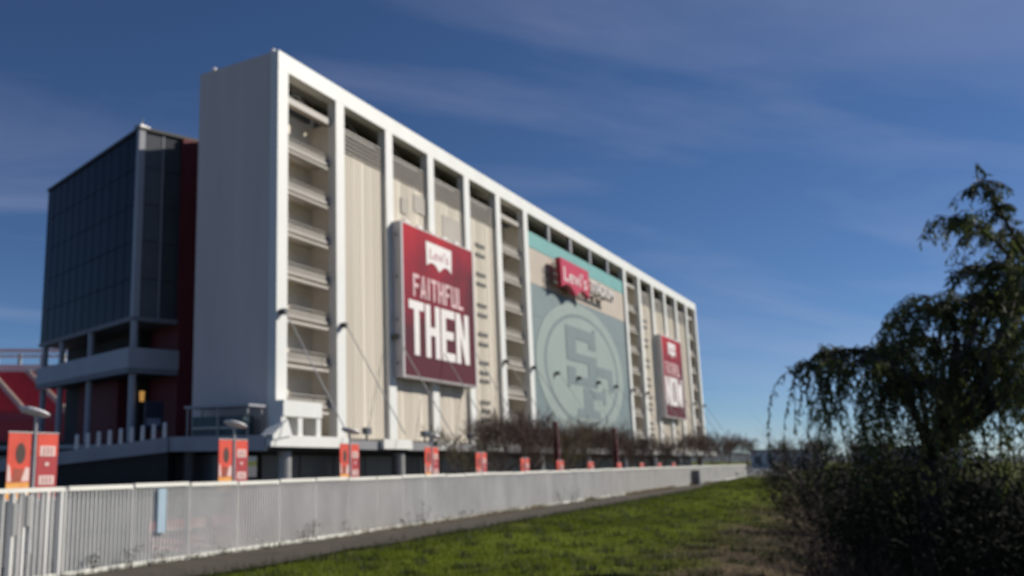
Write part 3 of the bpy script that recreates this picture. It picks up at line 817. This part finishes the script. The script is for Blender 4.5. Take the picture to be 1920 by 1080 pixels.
cab = thing('utility_cabinet', fp(131, 18.6, 0), 'dark grey utility cabinet standing against the far fence', 'cabinet')
b = MB(); fb(b, 130.4, 131.6, 18.2, 19.0, .1, 1.85); mk('body', b, M['cabinet'], cab)
b = MB(); fb(b, 130.3, 131.7, 18.1, 19.05, 1.853, 1.95); mk('lid', b, M['cabinet'], cab)
b = MB(); fb(b, 130.35, 131.65, 18.15, 19.02, 0, .097); mk('plinth', b, M['deck'], cab)
b = MB(); fb(b, 130.5, 131.5, 18.16, 18.198, .25, 1.7); mk('door', b, mat('cabinet_door', (.09, .10, .115), .5, .1, 1), cab)
gb = thing('guard_booth', fp(196, 12.5, 0), 'small white booth at the far end of the trail beside the fence', 'booth')
b = MB(); fb(b, 195, 197, 11.3, 13.7, 0, 2.9); mk('wall', b, M['farwhite'], gb)
b = MB(); fb(b, 194.7, 197.3, 11.0, 14.0, 2.903, 3.15); mk('roof', b, M['fargrey'], gb)
b = MB(); fb(b, 194.94, 194.998, 11.7, 13.3, 1.1, 2.3); mk('window', b, M['glass2'], gb)
for k, (s, d, w, hh) in enumerate(((420, 25, 26, 7.0), (470, -18, 40, 8.5), (380, -70, 30, 7.5))):
    wh = thing('warehouse', fp(s, d, 0), ['long low white building far beyond the trail end', 'pale flat building far behind the bare tree', 'pale low building far behind the willow'][k], 'building')
    b = MB(); fb(b, s, s + 20, d - w / 2, d + w / 2, 0, hh); mk('wall', b, M['farwhite'], wh)
    b = MB(); fb(b, s - .4, s + 20.4, d - w / 2 - .4, d + w / 2 + .4, hh + .003, hh + .7); mk('roof', b, M['fargrey'], wh)
    for q in range(5):
        b = MB(); y = d - w / 2 + w * (q + .5) / 5; fb(b, s - .06, s - .003, y - 1.4, y + 1.4, 1.5, hh - 2); mk('window', b, M['glass2'], wh)

# ------------------------------------------------------------------ street lamps with paired banners
LS = [22.9, 35.0, 46.4, 58.2, 67.8, 78.6, 89.6, 101.6, 115.5, 129, 142, 154]
LD = 25.0
def lamp(i, s):
    x, y, _ = fp(s, LD); dz = [0, 0, 0, -.05, -.35, -.75, -.95, -1.1, -1.2, -1.25, -1.3, -1.3][i]
    t = thing('street_lamp', (x, y, 0), ('grey street lamp with tilted flat head behind the fence, %s from the left' if i < 4 else 'short grey banner post behind the fence, %s post of the row from the left') % ORD[i], 'street lamp', 'street lamps behind the fence')
    mk('pole', MB().tube([(x, y, 0), (x, y, 2.4), (x, y, 4.78 if i < 4 else 4.3 + dz)], [.085, .075, .06], 10), M['polem'], t)
    mk('base', MB().tube([(x, y, 0), (x, y, .35)], [.2, .16], 10), M['polem'], t)
    # flat oval head, tipped down to the right of the view
    mb = MB(); n = 18
    ax = Vector((BX.x, BX.y, 0)); ay = Vector((BY.x, BY.y, 0))
    off = -.06 if i == 0 else .05
    for zz_, sc_ in ((-.05, .86), (0, 1.0), (.06, .94), (.11, .6)):
        for k in range(n):
            t_ = 2 * math.pi * k / n
            a = .55 * math.cos(t_) * sc_; b_ = .40 * math.sin(t_) * sc_
            p = Vector((x, y, 4.88)) + ax * (a + off) + ay * b_ + Vector((0, 0, zz_ - .20 * (a + off) - .25 * b_))
            mb.v.append(tuple(p))
    for r_ in range(3):
        for k in range(n): mb.f.append((r_ * n + k, r_ * n + (k + 1) % n, (r_ + 1) * n + (k + 1) % n, (r_ + 1) * n + k))
    mb.f.append(tuple(range(n))[::-1]); mb.f.append(tuple(range(3 * n, 4 * n)))
    if i < 4: mk('lamp_head', mb, M['headm'], t, smooth=False)
    bx_ = Vector((FX[0], FX[1], 0))
    for z in (4.17 + dz, 1.86 + dz):
        mk('banner_arm', MB().tube([tuple(Vector((x, y, z)) - bx_ * 1.2), tuple(Vector((x, y, z)) + bx_ * 1.12)], .022, 6), M['polem'], t)
    # cloth banners hang from the arms, one each side, square to the path that leads here
    ax = Vector((FX[0], FX[1], 0)); ay = Vector((FN[0], FN[1], 0))
    def cloth(side, a0, a1_, kind):
        lab = 'red banner with %s of the pole, %s street lamp from the left' % ('orange foot, left' if side == 0 else 'white blocks, right', ORD[i])
        c = thing('street_banner', tuple(Vector((x, y, 1.9 + dz)) + ax * ((a0 + a1_) / 2)), lab, 'banner', 'red banners on the street lamps')
        O = (x, y)
        def q(name, a, b, z0, z1, m, lift=0.0, par=c): 
            return mk(name, MB().obox(O, (ax.x, ax.y), (ay.x, ay.y), a, b, -.012 - lift, .012 - lift, z0 + dz, z1 + dz), m, par)
        w = a1_ - a0
        if side == 0:
            q('cloth', a0, a1_, 2.46, 4.14, M['bred']); q('foot', a0, a1_, 1.9, 2.458, M['borange'])
            fig = MB(); n2 = 14
            pts = [(a0 + w * (.55 + .22 * math.cos(2 * math.pi * k / n2)), 3.45 + .36 * math.sin(2 * math.pi * k / n2)) for k in range(n2)]
            def flat(name, pts, m, lift):
                mb = MB(); nn = len(pts)
                mb.v = [tuple(Vector((x, y, z + dz)) + ax * a - ay * (lift + .006)) for a, z in pts] + [tuple(Vector((x, y, z + dz)) + ax * a - ay * lift) for a, z in pts]
                mb.f = [tuple(range(nn)), tuple(range(2 * nn - 1, nn - 1, -1))] + [(j, j + nn, (j + 1) % nn + nn, (j + 1) % nn) for j in range(nn)]
                return fix_normals(mk(name, mb, m, c))
            flat('dark_shape', pts, M['bdark'], .014)
            flat('pale_shape', [(a0 + w * .62, 2.5), (a0 + w * .97, 2.5), (a0 + w * .97, 2.95), (a0 + w * .80, 2.98)], M['bwhite'], .014)
            flat('pale_shape', [(a0 + w * .02, 2.5), (a0 + w * .2, 2.5), (a0 + w * .12, 3.0), (a0 + w * .02, 3.1)], M['bwhite'], .014)
            flat('brown_shape', [(a0 + w * .2, 2.46), (a0 + w * .62, 2.46), (a0 + w * .72, 2.9), (a0 + w * .3, 2.95)], mat('banner_brown', (.30, .06, .03), .6, .2, 2), .014)
        else:
            q('cloth', a0, a1_, 3.35, 4.14, M['bred']); q('cloth', a0, a1_, 1.9, 3.348, M['bdred'])
            for (z0, z1, k0, k1_) in ((3.36, 3.72, .14, .86), (3.02, 3.14, .40, .58), (2.36, 2.68, .14, .86)):
                q('white_block', a0 + w * k0, a0 + w * k1_, z0, z1, M['bwhite'], .016)
                if k1_ - k0 > .3:
                    for j in range(1, 4):
                        xx = a0 + w * (k0 + (k1_ - k0) * j / 4)
                        q('red_bar', xx - .018, xx + .018, z0 + .05, z1 - .05, M['bdred'], .031)
        return c
    cloth(0, -1.18, -.16, 0); cloth(1, .12, 1.10, 1)
for i, s in enumerate(LS): lamp(i, s)
for k, (s, d, zt, r_) in enumerate(((95.0, 26.8, 7.2, .30), (124.0, 27.2, 7.4, .30))):
    x, y, _ = fp(s, d)
    t = thing('flag_column', (x, y, 0), ['tall maroon cloth column in front of the oval emblem, the nearer one', 'tall maroon cloth column before the right edge of the teal screen'][k], 'column', 'maroon columns among the bare trees')
    mk('pole', MB().tube([(x, y, 0), (x, y, zt + .3)], .05, 8), M['polem'], t)
    n = 12; mb = MB()
    for z, rr in ((.4, r_), (2.5, r_ * 1.05), (5, r_ * .95), (zt, r_)):
        for q in range(n):
            t_ = 2 * math.pi * q / n; w = rr * (1 + .12 * math.cos(3 * t_ + z)); mb.v.append((x + w * math.cos(t_), y + w * math.sin(t_), z))
    for rw in range(3):
        for q in range(n): mb.f.append((rw * n + q, rw * n + (q + 1) % n, (rw + 1) * n + (q + 1) % n, (rw + 1) * n + q))
    mb.f.append(tuple(range(3 * n, 4 * n)))
    mk('cloth', mb, M['maroon'], t, smooth=True)

# ------------------------------------------------------------------ plants
def branch(mb, p, d, L, r, depth, spread, tips, kids=3, up=.15, seg=3):
    pts = [p]; q = p.copy(); dd = d.copy(); rs = [r]
    for i in range(seg):
        dd = (dd + Vector((random.gauss(0, .14), random.gauss(0, .14), random.gauss(0, .10) + up * .3))).normalized()
        q = q + dd * (L / seg); pts.append(q.copy()); rs.append(r * (1 - .45 * (i + 1) / seg))
    mb.tube(pts, rs, 5 if r > .03 else 3, cap=False)
    if depth == 0: tips.append((q, dd)); return
    for k in range(kids + (1 if random.random() < .4 else 0)):
        j = random.randint(1, seg); t = pts[j]
        nd_ = (dd + Vector((random.gauss(0, spread), random.gauss(0, spread), random.gauss(up, spread * .6)))).normalized()
        branch(mb, t, nd_, L * random.uniform(.58, .82), rs[j] * .62, depth - 1, spread, tips, kids, up, seg)

def leaves(mb, pts, n, rad, ln, wd, down=.3):
    for p, d in pts:
        for k in range(n):
            c = p + Vector((random.gauss(0, rad), random.gauss(0, rad), random.gauss(0, rad * .8)))
            a = Vector((random.gauss(0, 1), random.gauss(0, 1), random.gauss(-down, .8))).normalized()
            b = a.cross(Vector((random.gauss(0, 1), random.gauss(0, 1), random.gauss(0, 1)))).normalized()
            l = ln * random.uniform(.6, 1.3); w = wd * random.uniform(.7, 1.2)
            mb.add([c, c + a * l * .5 + b * w, c + a * l, c + a * l * .5 - b * w], [(0, 1, 2, 3)])

# bare street trees in front of the far half of the tower
def bare_tree(h, leafy, seed):
    random.seed(seed)
    t = thing('bare_tree', (0, 0, 0), 'tree', 'tree')
    tr_ = MB(); tr_.tube([(0, 0, -.1), (.03, .02, h * .14), (0, .05, h * .28)], [.13, .10, .085], 7)
    mk('trunk', tr_, M['twigd'], t)
    cr_ = MB(); tips = []
    for k in range(7):
        a = k * 2.4; e = random.uniform(.55, 1.2)
        branch(cr_, Vector((0, .05, h * random.uniform(.14, .28))), Vector((math.cos(a) * math.cos(e), math.sin(a) * math.cos(e), math.sin(e))), h * random.uniform(.30, .38), .055, 3, .45, tips, 3, .25)
    for q, dd in list(tips):
        for z in range(4):
            e = q + (dd + Vector((random.gauss(0, .5), random.gauss(0, .5), random.gauss(.2, .4)))) * h * .085
            cr_.tube([q, e], [.018, .010], 3, cap=False)
    cw = mk('crown', cr_, M['twig'], t)
    lf = MB(); leaves(lf, tips, 6 if leafy else 5, .22, .30 if not leafy else .16, .022 if not leafy else .05, -.3)
    mk('leaves', lf, M['leafy'] if leafy else M['twig'], cw)
    return t
protos = [bare_tree(8.0, False, 1), bare_tree(8.8, False, 2), bare_tree(7.6, True, 3)]
TR = [(74, 29, 2, .80), (81, 28, 0, .95), (87, 30, 1, .95), (93, 29, 0, 1.0), (99, 30.5, 1, .95), (104, 28.5, 2, .95), (110, 30, 0, .95), (117, 29.5, 1, 1.0), (123, 30, 0, 1.0), (130, 29, 1, .95),
      (138, 30, 0, 1.0), (147, 29.5, 1, .85), (157, 30, 0, .9), (168, 29, 1, .85), (181, 28, 0, 1.0), (195, 27, 1, 1.1), (210, 26, 0, 1.1), (226, 25, 1, 1.1), (244, 23, 0, 1.1), (262, 16, 1, 1.0), (280, 8, 0, 1.1), (300, 0, 1, 1.1), (318, 12, 0, 1.2), (340, -8, 1, 1.2)]
TR = [(a, b, c, e * (.97 if a < 240 else 1.0)) for a, b, c, e in TR]
used = [False] * 3
random.seed(5)
for i, (s, d, k, f) in enumerate(TR):
    loc = fp(s, d, 0)
    rz = random.uniform(0, 6.28)
    if not used[k]: o = protos[k]; used[k] = True; o.location = loc; o.rotation_euler = (0, 0, rz); o.scale = (f,) * 3
    else: o = clone_tree(protos[k], loc, None, rz, f)
    tag(o, ('yellow green small tree' if k == 2 else 'bare brown tree') + ' behind the fence, %s of its row from the left' % ORD[i], 'tree', 'bare trees behind the fence')

# ---- creek-side willows
def smooth_line(pts, n=5):
    """Catmull-Rom through the given points"""
    P = [Vector(p) for p in pts]; out = []
    for i in range(len(P) - 1):
        a = P[max(i - 1, 0)]; b = P[i]; c = P[i + 1]; d = P[min(i + 2, len(P) - 1)]
        for k in range(n):
            t = k / n
            out.append(.5 * ((2 * b) + (c - a) * t + (2 * a - 5 * b + 4 * c - d) * t * t + (3 * b - a - 3 * c + d) * t ** 3))
    out.append(P[-1]); return out
def willow(name, label, base, fork, limbs, seed):
    random.seed(seed)
    t = thing(name, base, label, 'tree', 'willows on the creek bank')
    tr_ = MB(); b0 = Vector(base); f0 = Vector(fork)
    mid = (b0 + f0) / 2 + Vector((.12, -.1, 0))
    tr_.tube([b0 - Vector((0, 0, .3)), b0.lerp(mid, .5), mid, f0], [.46, .36, .31, .27], 10)
    mk('trunk', tr_, M['bark'], t, smooth=True)
    st = MB(); lf = MB()
    def leaf_at(w0, dn=.9, sp=.45, big=1.0):
        a = Vector((random.gauss(0, sp), random.gauss(0, sp), -dn)).normalized()
        b = a.cross(Vector((random.gauss(0, 1), random.gauss(0, 1), random.gauss(0, .3)))).normalized()
        l_ = random.uniform(.12, .26) * big; w_ = random.uniform(.016, .030) * big
        lf.add([w0, w0 + a * l_ * .45 + b * w_, w0 + a * l_, w0 + a * l_ * .45 - b * w_], [(0, 1, 2, 3)])
    for (pts, r, ncl, L0, L1_, hang) in limbs:
        lp = smooth_line([f0] + pts); n_ = len(lp)
        lm = MB(); lm.tube(lp, [r * (1 - .86 * i / (n_ - 1)) for i in range(n_)], 7)
        start = int(n_ * hang); anchors = []
        for i in range(start, n_):
            anchors += [lp[i]] * 2
            for q in range(1):
                dirn = Vector((random.gauss(0, 1), random.gauss(0, 1), random.uniform(-.1, .5))).normalized()
                e = lp[i] + dirn * random.uniform(.2, .6); m_ = lp[i].lerp(e, .5) + Vector((0, 0, .12))
                lm.tube([lp[i], m_, e], [.024, .016, .008], 4, cap=False); anchors.append(e)
                for z in range(7): leaf_at(lp[i].lerp(e, random.random()) + Vector((0, 0, .05)), .35, .7, .9)
        mk('limb', lm, M['bark'], t, smooth=True)
        for k in range(ncl):
            ca = anchors[int((k + random.random()) / ncl * len(anchors)) % len(anchors)]
            co = Vector((random.gauss(0, .35), random.gauss(0, .35), 0)); cl_ = L0 + (L1_ - L0) * random.random() ** 1.4
            for w in range(random.randint(2, 4)):
                p = ca + Vector((random.gauss(0, .07), random.gauss(0, .07), random.gauss(0, .05)))
                o = co + Vector((random.gauss(0, .10), random.gauss(0, .10), 0)); ll = cl_ * random.uniform(.65, 1.1)
                n = max(4, int(ll / .24)); pl = [p]; q = p.copy(); v = Vector((o.x * .35, o.y * .35, .12))
                for j in range(n):
                    v = v * .72 + Vector((random.gauss(0, .035), random.gauss(0, .035), -.09)); v.normalize(); q = q + v * (ll / n); pl.append(q.copy())
                    v = v * .28
                st.tube(pl, [.009 * (1 - .7 * j / n) + .003 for j in range(n + 1)], 3, cap=False)
                for j in range(1, n + 1):
                    for z in range(4): leaf_at(pl[j - 1].lerp(pl[j], random.random()))
    cw = tag(mk('crown', lf, M['leaf'], t), kind='stuff')
    tag(mk('strands', st, M['twigd'], cw), kind='stuff')
    return t
W = lambda px, py, D: tuple(camp(px, py, D))
def WL(D, *pp): return [W(x, y, D + .25 * math.sin(i * 1.7)) for i, (x, y) in enumerate(pp)]
wb = W(1745, 1150, 24); wf = W(1745, 860, 24)
L1 = [
    (WL(24, (1705, 745), (1662, 678), (1600, 656), (1540, 664), (1508, 690)), .10, 22, .6, 4.2, .45),
    (WL(22.6, (1712, 770), (1680, 705), (1632, 675), (1580, 688)), .09, 16, .8, 5.0, .45),
    (WL(25.5, (1727, 735), (1705, 668), (1662, 652), (1628, 668)), .09, 15, .8, 4.2, .45),
    (WL(24, (1790, 695), (1788, 608), (1750, 576), (1708, 590), (1690, 626)), .11, 16, .7, 4.2, .42),
    (WL(22.6, (1800, 695), (1832, 592), (1798, 562), (1754, 576)), .10, 14, .9, 4.6, .45),
    (WL(26, (1768, 715), (1760, 650), (1724, 636), (1700, 658)), .09, 15, .8, 4.0, .45),
    (WL(25, (1850, 695), (1880, 582), (1854, 556), (1820, 570)), .10, 14, .9, 4.2, .45),
    (WL(24, (1890, 640), (1925, 500), (1894, 430), (1862, 374), (1834, 338)), .10, 20, .25, 1.0, .55),
    (WL(23.6, (1880, 650), (1908, 520), (1866, 452), (1812, 416), (1772, 412)), .09, 20, .3, 1.5, .55),
    (WL(25, (1930, 650), (1962, 490), (1930, 452), (1895, 456)), .10, 18, .6, 2.4, .5),
    (WL(22.6, (1930, 700), (1990, 570), (1962, 515), (1924, 528)), .10, 18, .8, 3.4, .5),
    (WL(24, (1880, 745), (1942, 668), (1922, 634), (1884, 644)), .10, 18, 1., 3.8, .5),
    (WL(21.6, (1840, 735), (1852, 674), (1828, 655), (1804, 670)), .10, 20, 1., 4.2, .45),
    (WL(23, (1760, 760), (1742, 714), (1706, 706), (1680, 726)), .09, 18, .8, 3.6, .45),
    (WL(25, (1830, 780), (1880, 740), (1890, 725), (1860, 735)), .09, 16, .8, 3.2, .45),
    (WL(23.4, (1870, 640), (1902, 545), (1882, 500), (1850, 508)), .09, 14, .5, 1.8, .45), (WL(24.6, (1905, 650), (1925, 575), (1905, 548), (1872, 556)), .09, 15, .6, 2.4, .45),
    (WL(24.2, (1840, 640), (1862, 540), (1838, 500), (1800, 512)), .08, 10, .4, 1.6, .5)]
willow('weeping_willow', 'large dark weeping willow hanging over the creek bank at right', wb, wf, L1, 21)
wb2 = W(2060, 1200, 21); wf2 = W(2050, 800, 21)
L2 = [(WL(20, (2010, 680), (1960, 600), (1920, 610)), .13, 16, .8, 3.2, .5), (WL(22, (2040, 600), (2000, 500), (1955, 490)), .14, 16, .8, 3.0, .5), (WL(21, (2080, 560), (2080, 420), (2050, 370)), .15, 18, .8, 3.0, .5),
      (WL(22, (2120, 620), (2170, 470), (2210, 450)), .14, 18, .8, 3.4, .5), (WL(19, (2150, 680), (2210, 610), (2250, 640)), .13, 18, .8, 3.6, .5), (WL(18, (2060, 700), (2060, 630), (2030, 640)), .12, 18, .8, 3.6, .5), (WL(25, (2050, 680), (2010, 600), (1980, 620)), .12, 18, .8, 3.4, .5)]
willow('weeping_willow', 'second weeping willow, cut off by the right edge of the view', wb2, wf2, L2, 22)

# bare saplings at the left of the willow
def sapling(base, h, seed, label, m='twigd', n0=5, depth=3, spread=.42):
    random.seed(seed)
    t = thing('bare_sapling', base, label, 'tree', 'bare saplings on the bank')
    b0 = Vector(base); tr_ = MB(); tp = b0 + Vector((random.gauss(0, .1), random.gauss(0, .1), h * .4))
    tr_.tube([b0 - Vector((0, 0, .2)), b0.lerp(tp, .5) + Vector((.05, .04, 0)), tp], [.10, .08, .06], 6); mk('trunk', tr_, M[m], t)
    cr_ = MB(); tips = []
    for k in range(n0):
        a = random.uniform(0, 6.28); e = random.uniform(.5, 1.3)
        branch(cr_, b0.lerp(tp, random.uniform(.35, 1)), Vector((math.cos(a) * math.cos(e), math.sin(a) * math.cos(e), math.sin(e))), h * random.uniform(.28, .4), .045, depth, spread, tips, 2, .2)
    mk('crown', cr_, M[m], t)
def onbank(px, D, s=None):
    p = camp(px, 864, D); v = p - EYE
    s_ = v.x * FX[0] + v.y * FX[1]; d_ = v.x * FN[0] + v.y * FN[1]
    return (p.x, p.y, gz(s_, d_))
sapling(onbank(1530, 40), 6.6, 31, 'tall bare sapling just left of the willow')
sapling(onbank(1500, 52), 5.2, 32, 'thin bare sapling at the edge of the grass bank', 'twig')
sapling(onbank(1570, 34), 5.8, 33, 'bare sapling half hidden by the willow strands')
sapling(onbank(1610, 46), 5.6, 34, 'bare sapling behind the willow strands')
sapling(onbank(1540, 64), 5.2, 35, 'far bare sapling on the bank beyond the grass', 'twig')

# brush on the bank
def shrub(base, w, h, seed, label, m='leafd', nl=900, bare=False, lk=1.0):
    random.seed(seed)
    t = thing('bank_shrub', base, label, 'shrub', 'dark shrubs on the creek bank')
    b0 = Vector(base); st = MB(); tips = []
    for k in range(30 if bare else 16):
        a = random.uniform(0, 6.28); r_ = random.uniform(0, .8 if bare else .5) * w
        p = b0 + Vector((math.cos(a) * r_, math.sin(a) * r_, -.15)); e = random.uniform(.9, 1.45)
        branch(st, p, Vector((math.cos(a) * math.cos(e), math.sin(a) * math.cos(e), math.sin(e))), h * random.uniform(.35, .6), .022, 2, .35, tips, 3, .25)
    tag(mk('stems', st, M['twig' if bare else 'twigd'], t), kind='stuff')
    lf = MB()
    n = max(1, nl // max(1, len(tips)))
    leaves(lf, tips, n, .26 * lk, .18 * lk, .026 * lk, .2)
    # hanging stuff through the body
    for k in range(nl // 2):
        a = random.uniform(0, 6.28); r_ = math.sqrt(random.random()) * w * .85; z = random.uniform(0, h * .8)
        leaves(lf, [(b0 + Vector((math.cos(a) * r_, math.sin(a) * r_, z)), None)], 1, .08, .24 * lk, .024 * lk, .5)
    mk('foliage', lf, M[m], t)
SH = [(1480, 58, 1.6, 2.6), (1530, 46, 1.7, 2.8), (1570, 38, 1.8, 3.0), (1550, 31, 1.6, 2.4), (1610, 29, 1.8, 3.4), (1640, 42, 2.0, 4.0), (1660, 26, 1.9, 3.9), (1710, 25, 2.0, 4.8), (1775, 23, 2.0, 4.8), (1840, 22, 2.0, 4.8), (1900, 21, 2.0, 4.8),
      (1690, 36, 2.2, 5.4), (1750, 33, 2.4, 6.4), (1820, 31, 2.4, 6.8), (1900, 29, 2.4, 6.4), (1965, 21, 2.0, 5.0), (1560, 25.5, 1.5, 2.4), (1470, 75, 1.9, 2.6), (1500, 95, 2.4, 3.0), (1700, 60, 3.0, 5.0), (1800, 55, 3.0, 5.4), (1900, 50, 3.0, 5.4), (1640, 70, 3.0, 5.0), (1620, 23, 1.6, 2.6), (1655, 53, 3.0, 4.6), (1750, 51, 3.2, 5.0), (1850, 47, 3.2, 5.2), (1950, 45, 3.2, 5.2)]
for i, (px, D, w, hh) in enumerate(SH):
    b_ = onbank(px, D)
    side = 'near' if D < 32 else 'middle' if D < 50 else 'far'
    nn = [k for k, q in enumerate(SH) if ('near' if q[1] < 32 else 'middle' if q[1] < 50 else 'far') == side]
    nn.sort(key=lambda k: SH[k][0])
    shrub(b_, w, hh, 50 + i, ('leafless brown shrub' if px < 1625 else 'dark leafy shrub') + ' on the creek bank, %s from the left of the %s row' % (ORD[nn.index(i)], side), nl=160 if px < 1625 else 4400 if D < 40 else 3600, bare=px < 1625, lk=1.0 if D < 40 else 2.0)

# ---- grass as one mass of blades
def blades(n, dens, hgt, wid, m, name, label):
    S = []; 
    mb_v = []; mb_f = []
    c = 0
    while c < n:
        s = 16 + (rng.random() ** 1.6) * 150; d = rng.uniform(2.6, 15.95)
        ok = dens(s, d)
        if rng.random() > ok: continue
        x, y, _ = fp(s, d); z = gz(s, d)
        a = rng.uniform(0, 6.28); h_ = hgt * rng.uniform(.5, 1.4); w = wid * rng.uniform(.6, 1.3) * (1 + s / 60); l = h_ * .6
        ca, sa = math.cos(a), math.sin(a); a2 = rng.uniform(0, 6.28)
        k = len(mb_v)
        mb_v += [(x - ca * w, y - sa * w, z - .02), (x + ca * w, y + sa * w, z - .02), (x + math.cos(a2) * l, y + math.sin(a2) * l, z + h_)]
        mb_f.append((k, k + 1, k + 2)); c += 1
    mb = MB(); mb.v = mb_v; mb.f = mb_f
    o = mk(name, mb, m, loc=(0, 0, 0)); tag(o, label, 'grass', kind='stuff')
def cl(s, d): return .5 + .5 * math.sin(s * .45 + 1.3 * math.sin(d * .6)) * math.sin(d * .8 + s * .13)
blades(80000, lambda s, d: (.35 + .65 * cl(s, d)) * sm(3.0, 8.5 - 3 * sm(60, 90, s), d + 2 * (cl(s * 1.7, d) - .5)), .10, .014, M['grass'], 'grass', 'short green grass on the bank beside the trail')
blades(9000, lambda s, d: .25 + .75 * (1 - sm(4, 9, d)), .11, .012, M['dry'], 'dry_grass', 'thin brown dead grass on the bare lower bank')

blades(16000, lambda s, d: 1.0 if math.sin(s * 1.9 + 2.1 * math.sin(d * 1.3)) * math.sin(d * 2.3 + s * .4) > .55 else .02, .20, .016, M['weed'], 'weed_clumps', 'darker weed clumps scattered over the green bank')
# weeds along the foot of the fence
def weed(s, d, h, n, m, label, spread=.25, seed=0, name='fence_weed', group='weeds at the foot of the fence'):
    random.seed(seed)
    p = Vector(fp(s, d, 0)); st = MB(); tips = []
    for k in range(n):
        a = random.uniform(0, 6.28); e = random.uniform(.9, 1.5)
        branch(st, p + Vector((random.gauss(0, spread * .4), random.gauss(0, spread * .4), -.02)), Vector((math.cos(a) * math.cos(e), math.sin(a) * math.cos(e), math.sin(e))), h * random.uniform(.35, .6), .010 + .004 * h, 1, .35, tips, 2, .3)
    t = thing(name, tuple(p), label, 'weed', group)
    tag(mk('stems', st, M[m], t), kind='stuff')
    lf = MB(); leaves(lf, tips, 4, .06, .12, .02); mk('leaves', lf, M[m], t)
WD = [(19.6, .9, 'weed'), (21.0, 1.0, 'weed'), (22.6, .7, 'weed'), (24.4, .5, 'weed'), (26.0, .45, 'weed'), (28.4, .35, 'weed'), (31.0, 1.25, 'twigd'), (31.9, 1.1, 'twigd'), (34.8, 1.1, 'twigd'), (36.2, .4, 'dry'), (40.2, 1.0, 'twigd'), (42.6, 1.4, 'twigd'), (45.5, .6, 'dry'), (48.4, .9, 'twigd'), (53.5, .5, 'dry'), (60.5, .6, 'dry'), (67.0, 2.0, 'twigd'), (71.5, 2.0, 'twigd'), (76, .8, 'dry')]
for i, (s, h_, m_) in enumerate(WD):
    weed(s, 18.85, h_ * (.75 if m_ != 'twigd' else .9), 4, m_, '%s weed at the foot of the fence, %s from the left' % ({'weed': 'green', 'twigd': 'dark twiggy', 'dry': 'dry tan'}[m_], ORD[i]), seed=200 + i)
# tufts that break the edges of the trail: one mass
mb = MB(); random.seed(3)
for k in range(9000):
    s = 15 + random.random() ** 1.7 * 150
    if random.random() < .5: d = 18.95 + random.gauss(0, .10)
    else: d = 15.9 + random.gauss(0, .22)
    if d > 19.1: continue
    x, y, _ = fp(s, d); hgt = random.uniform(.06, .24) * (1 if random.random() < .85 else 1.8); a = random.uniform(0, 6.28); w = .012 * (1 + s / 70)
    o = len(mb.v); mb.v += [(x - w * math.cos(a), y - w * math.sin(a), gz(s, d)), (x + w * math.cos(a), y + w * math.sin(a), gz(s, d)), (x + random.gauss(0, .06), y + random.gauss(0, .06), gz(s, d) + hgt)]
    mb.f.append((o, o + 1, o + 2))
tag(mk('verge_grass', mb, M['weed'], loc=(0, 0, 0)), 'rough green and tan verge grass along both edges of the trail', 'grass', kind='stuff')
mb = MB()
for k in range(5000):
    s = 36 + random.random() ** .8 * 110; d = 18.9 + random.gauss(0, .14)
    if math.sin(s * .35) + math.sin(s * .13 + 1) < -.2 or d > 19.1: continue
    x, y, _ = fp(s, d); hgt = random.uniform(.1, .42); a = random.uniform(0, 6.28); w = .012 * (1 + s / 70)
    o = len(mb.v); mb.v += [(x - w * math.cos(a), y - w * math.sin(a), 0), (x + w * math.cos(a), y + w * math.sin(a), 0), (x + random.gauss(0, .1), y + random.gauss(0, .1), hgt)]
    mb.f.append((o, o + 1, o + 2))
tag(mk('dry_verge_grass', mb, M['dry'], loc=(0, 0, 0)), 'dry tan grass at the foot of the fence', 'grass', kind='stuff')
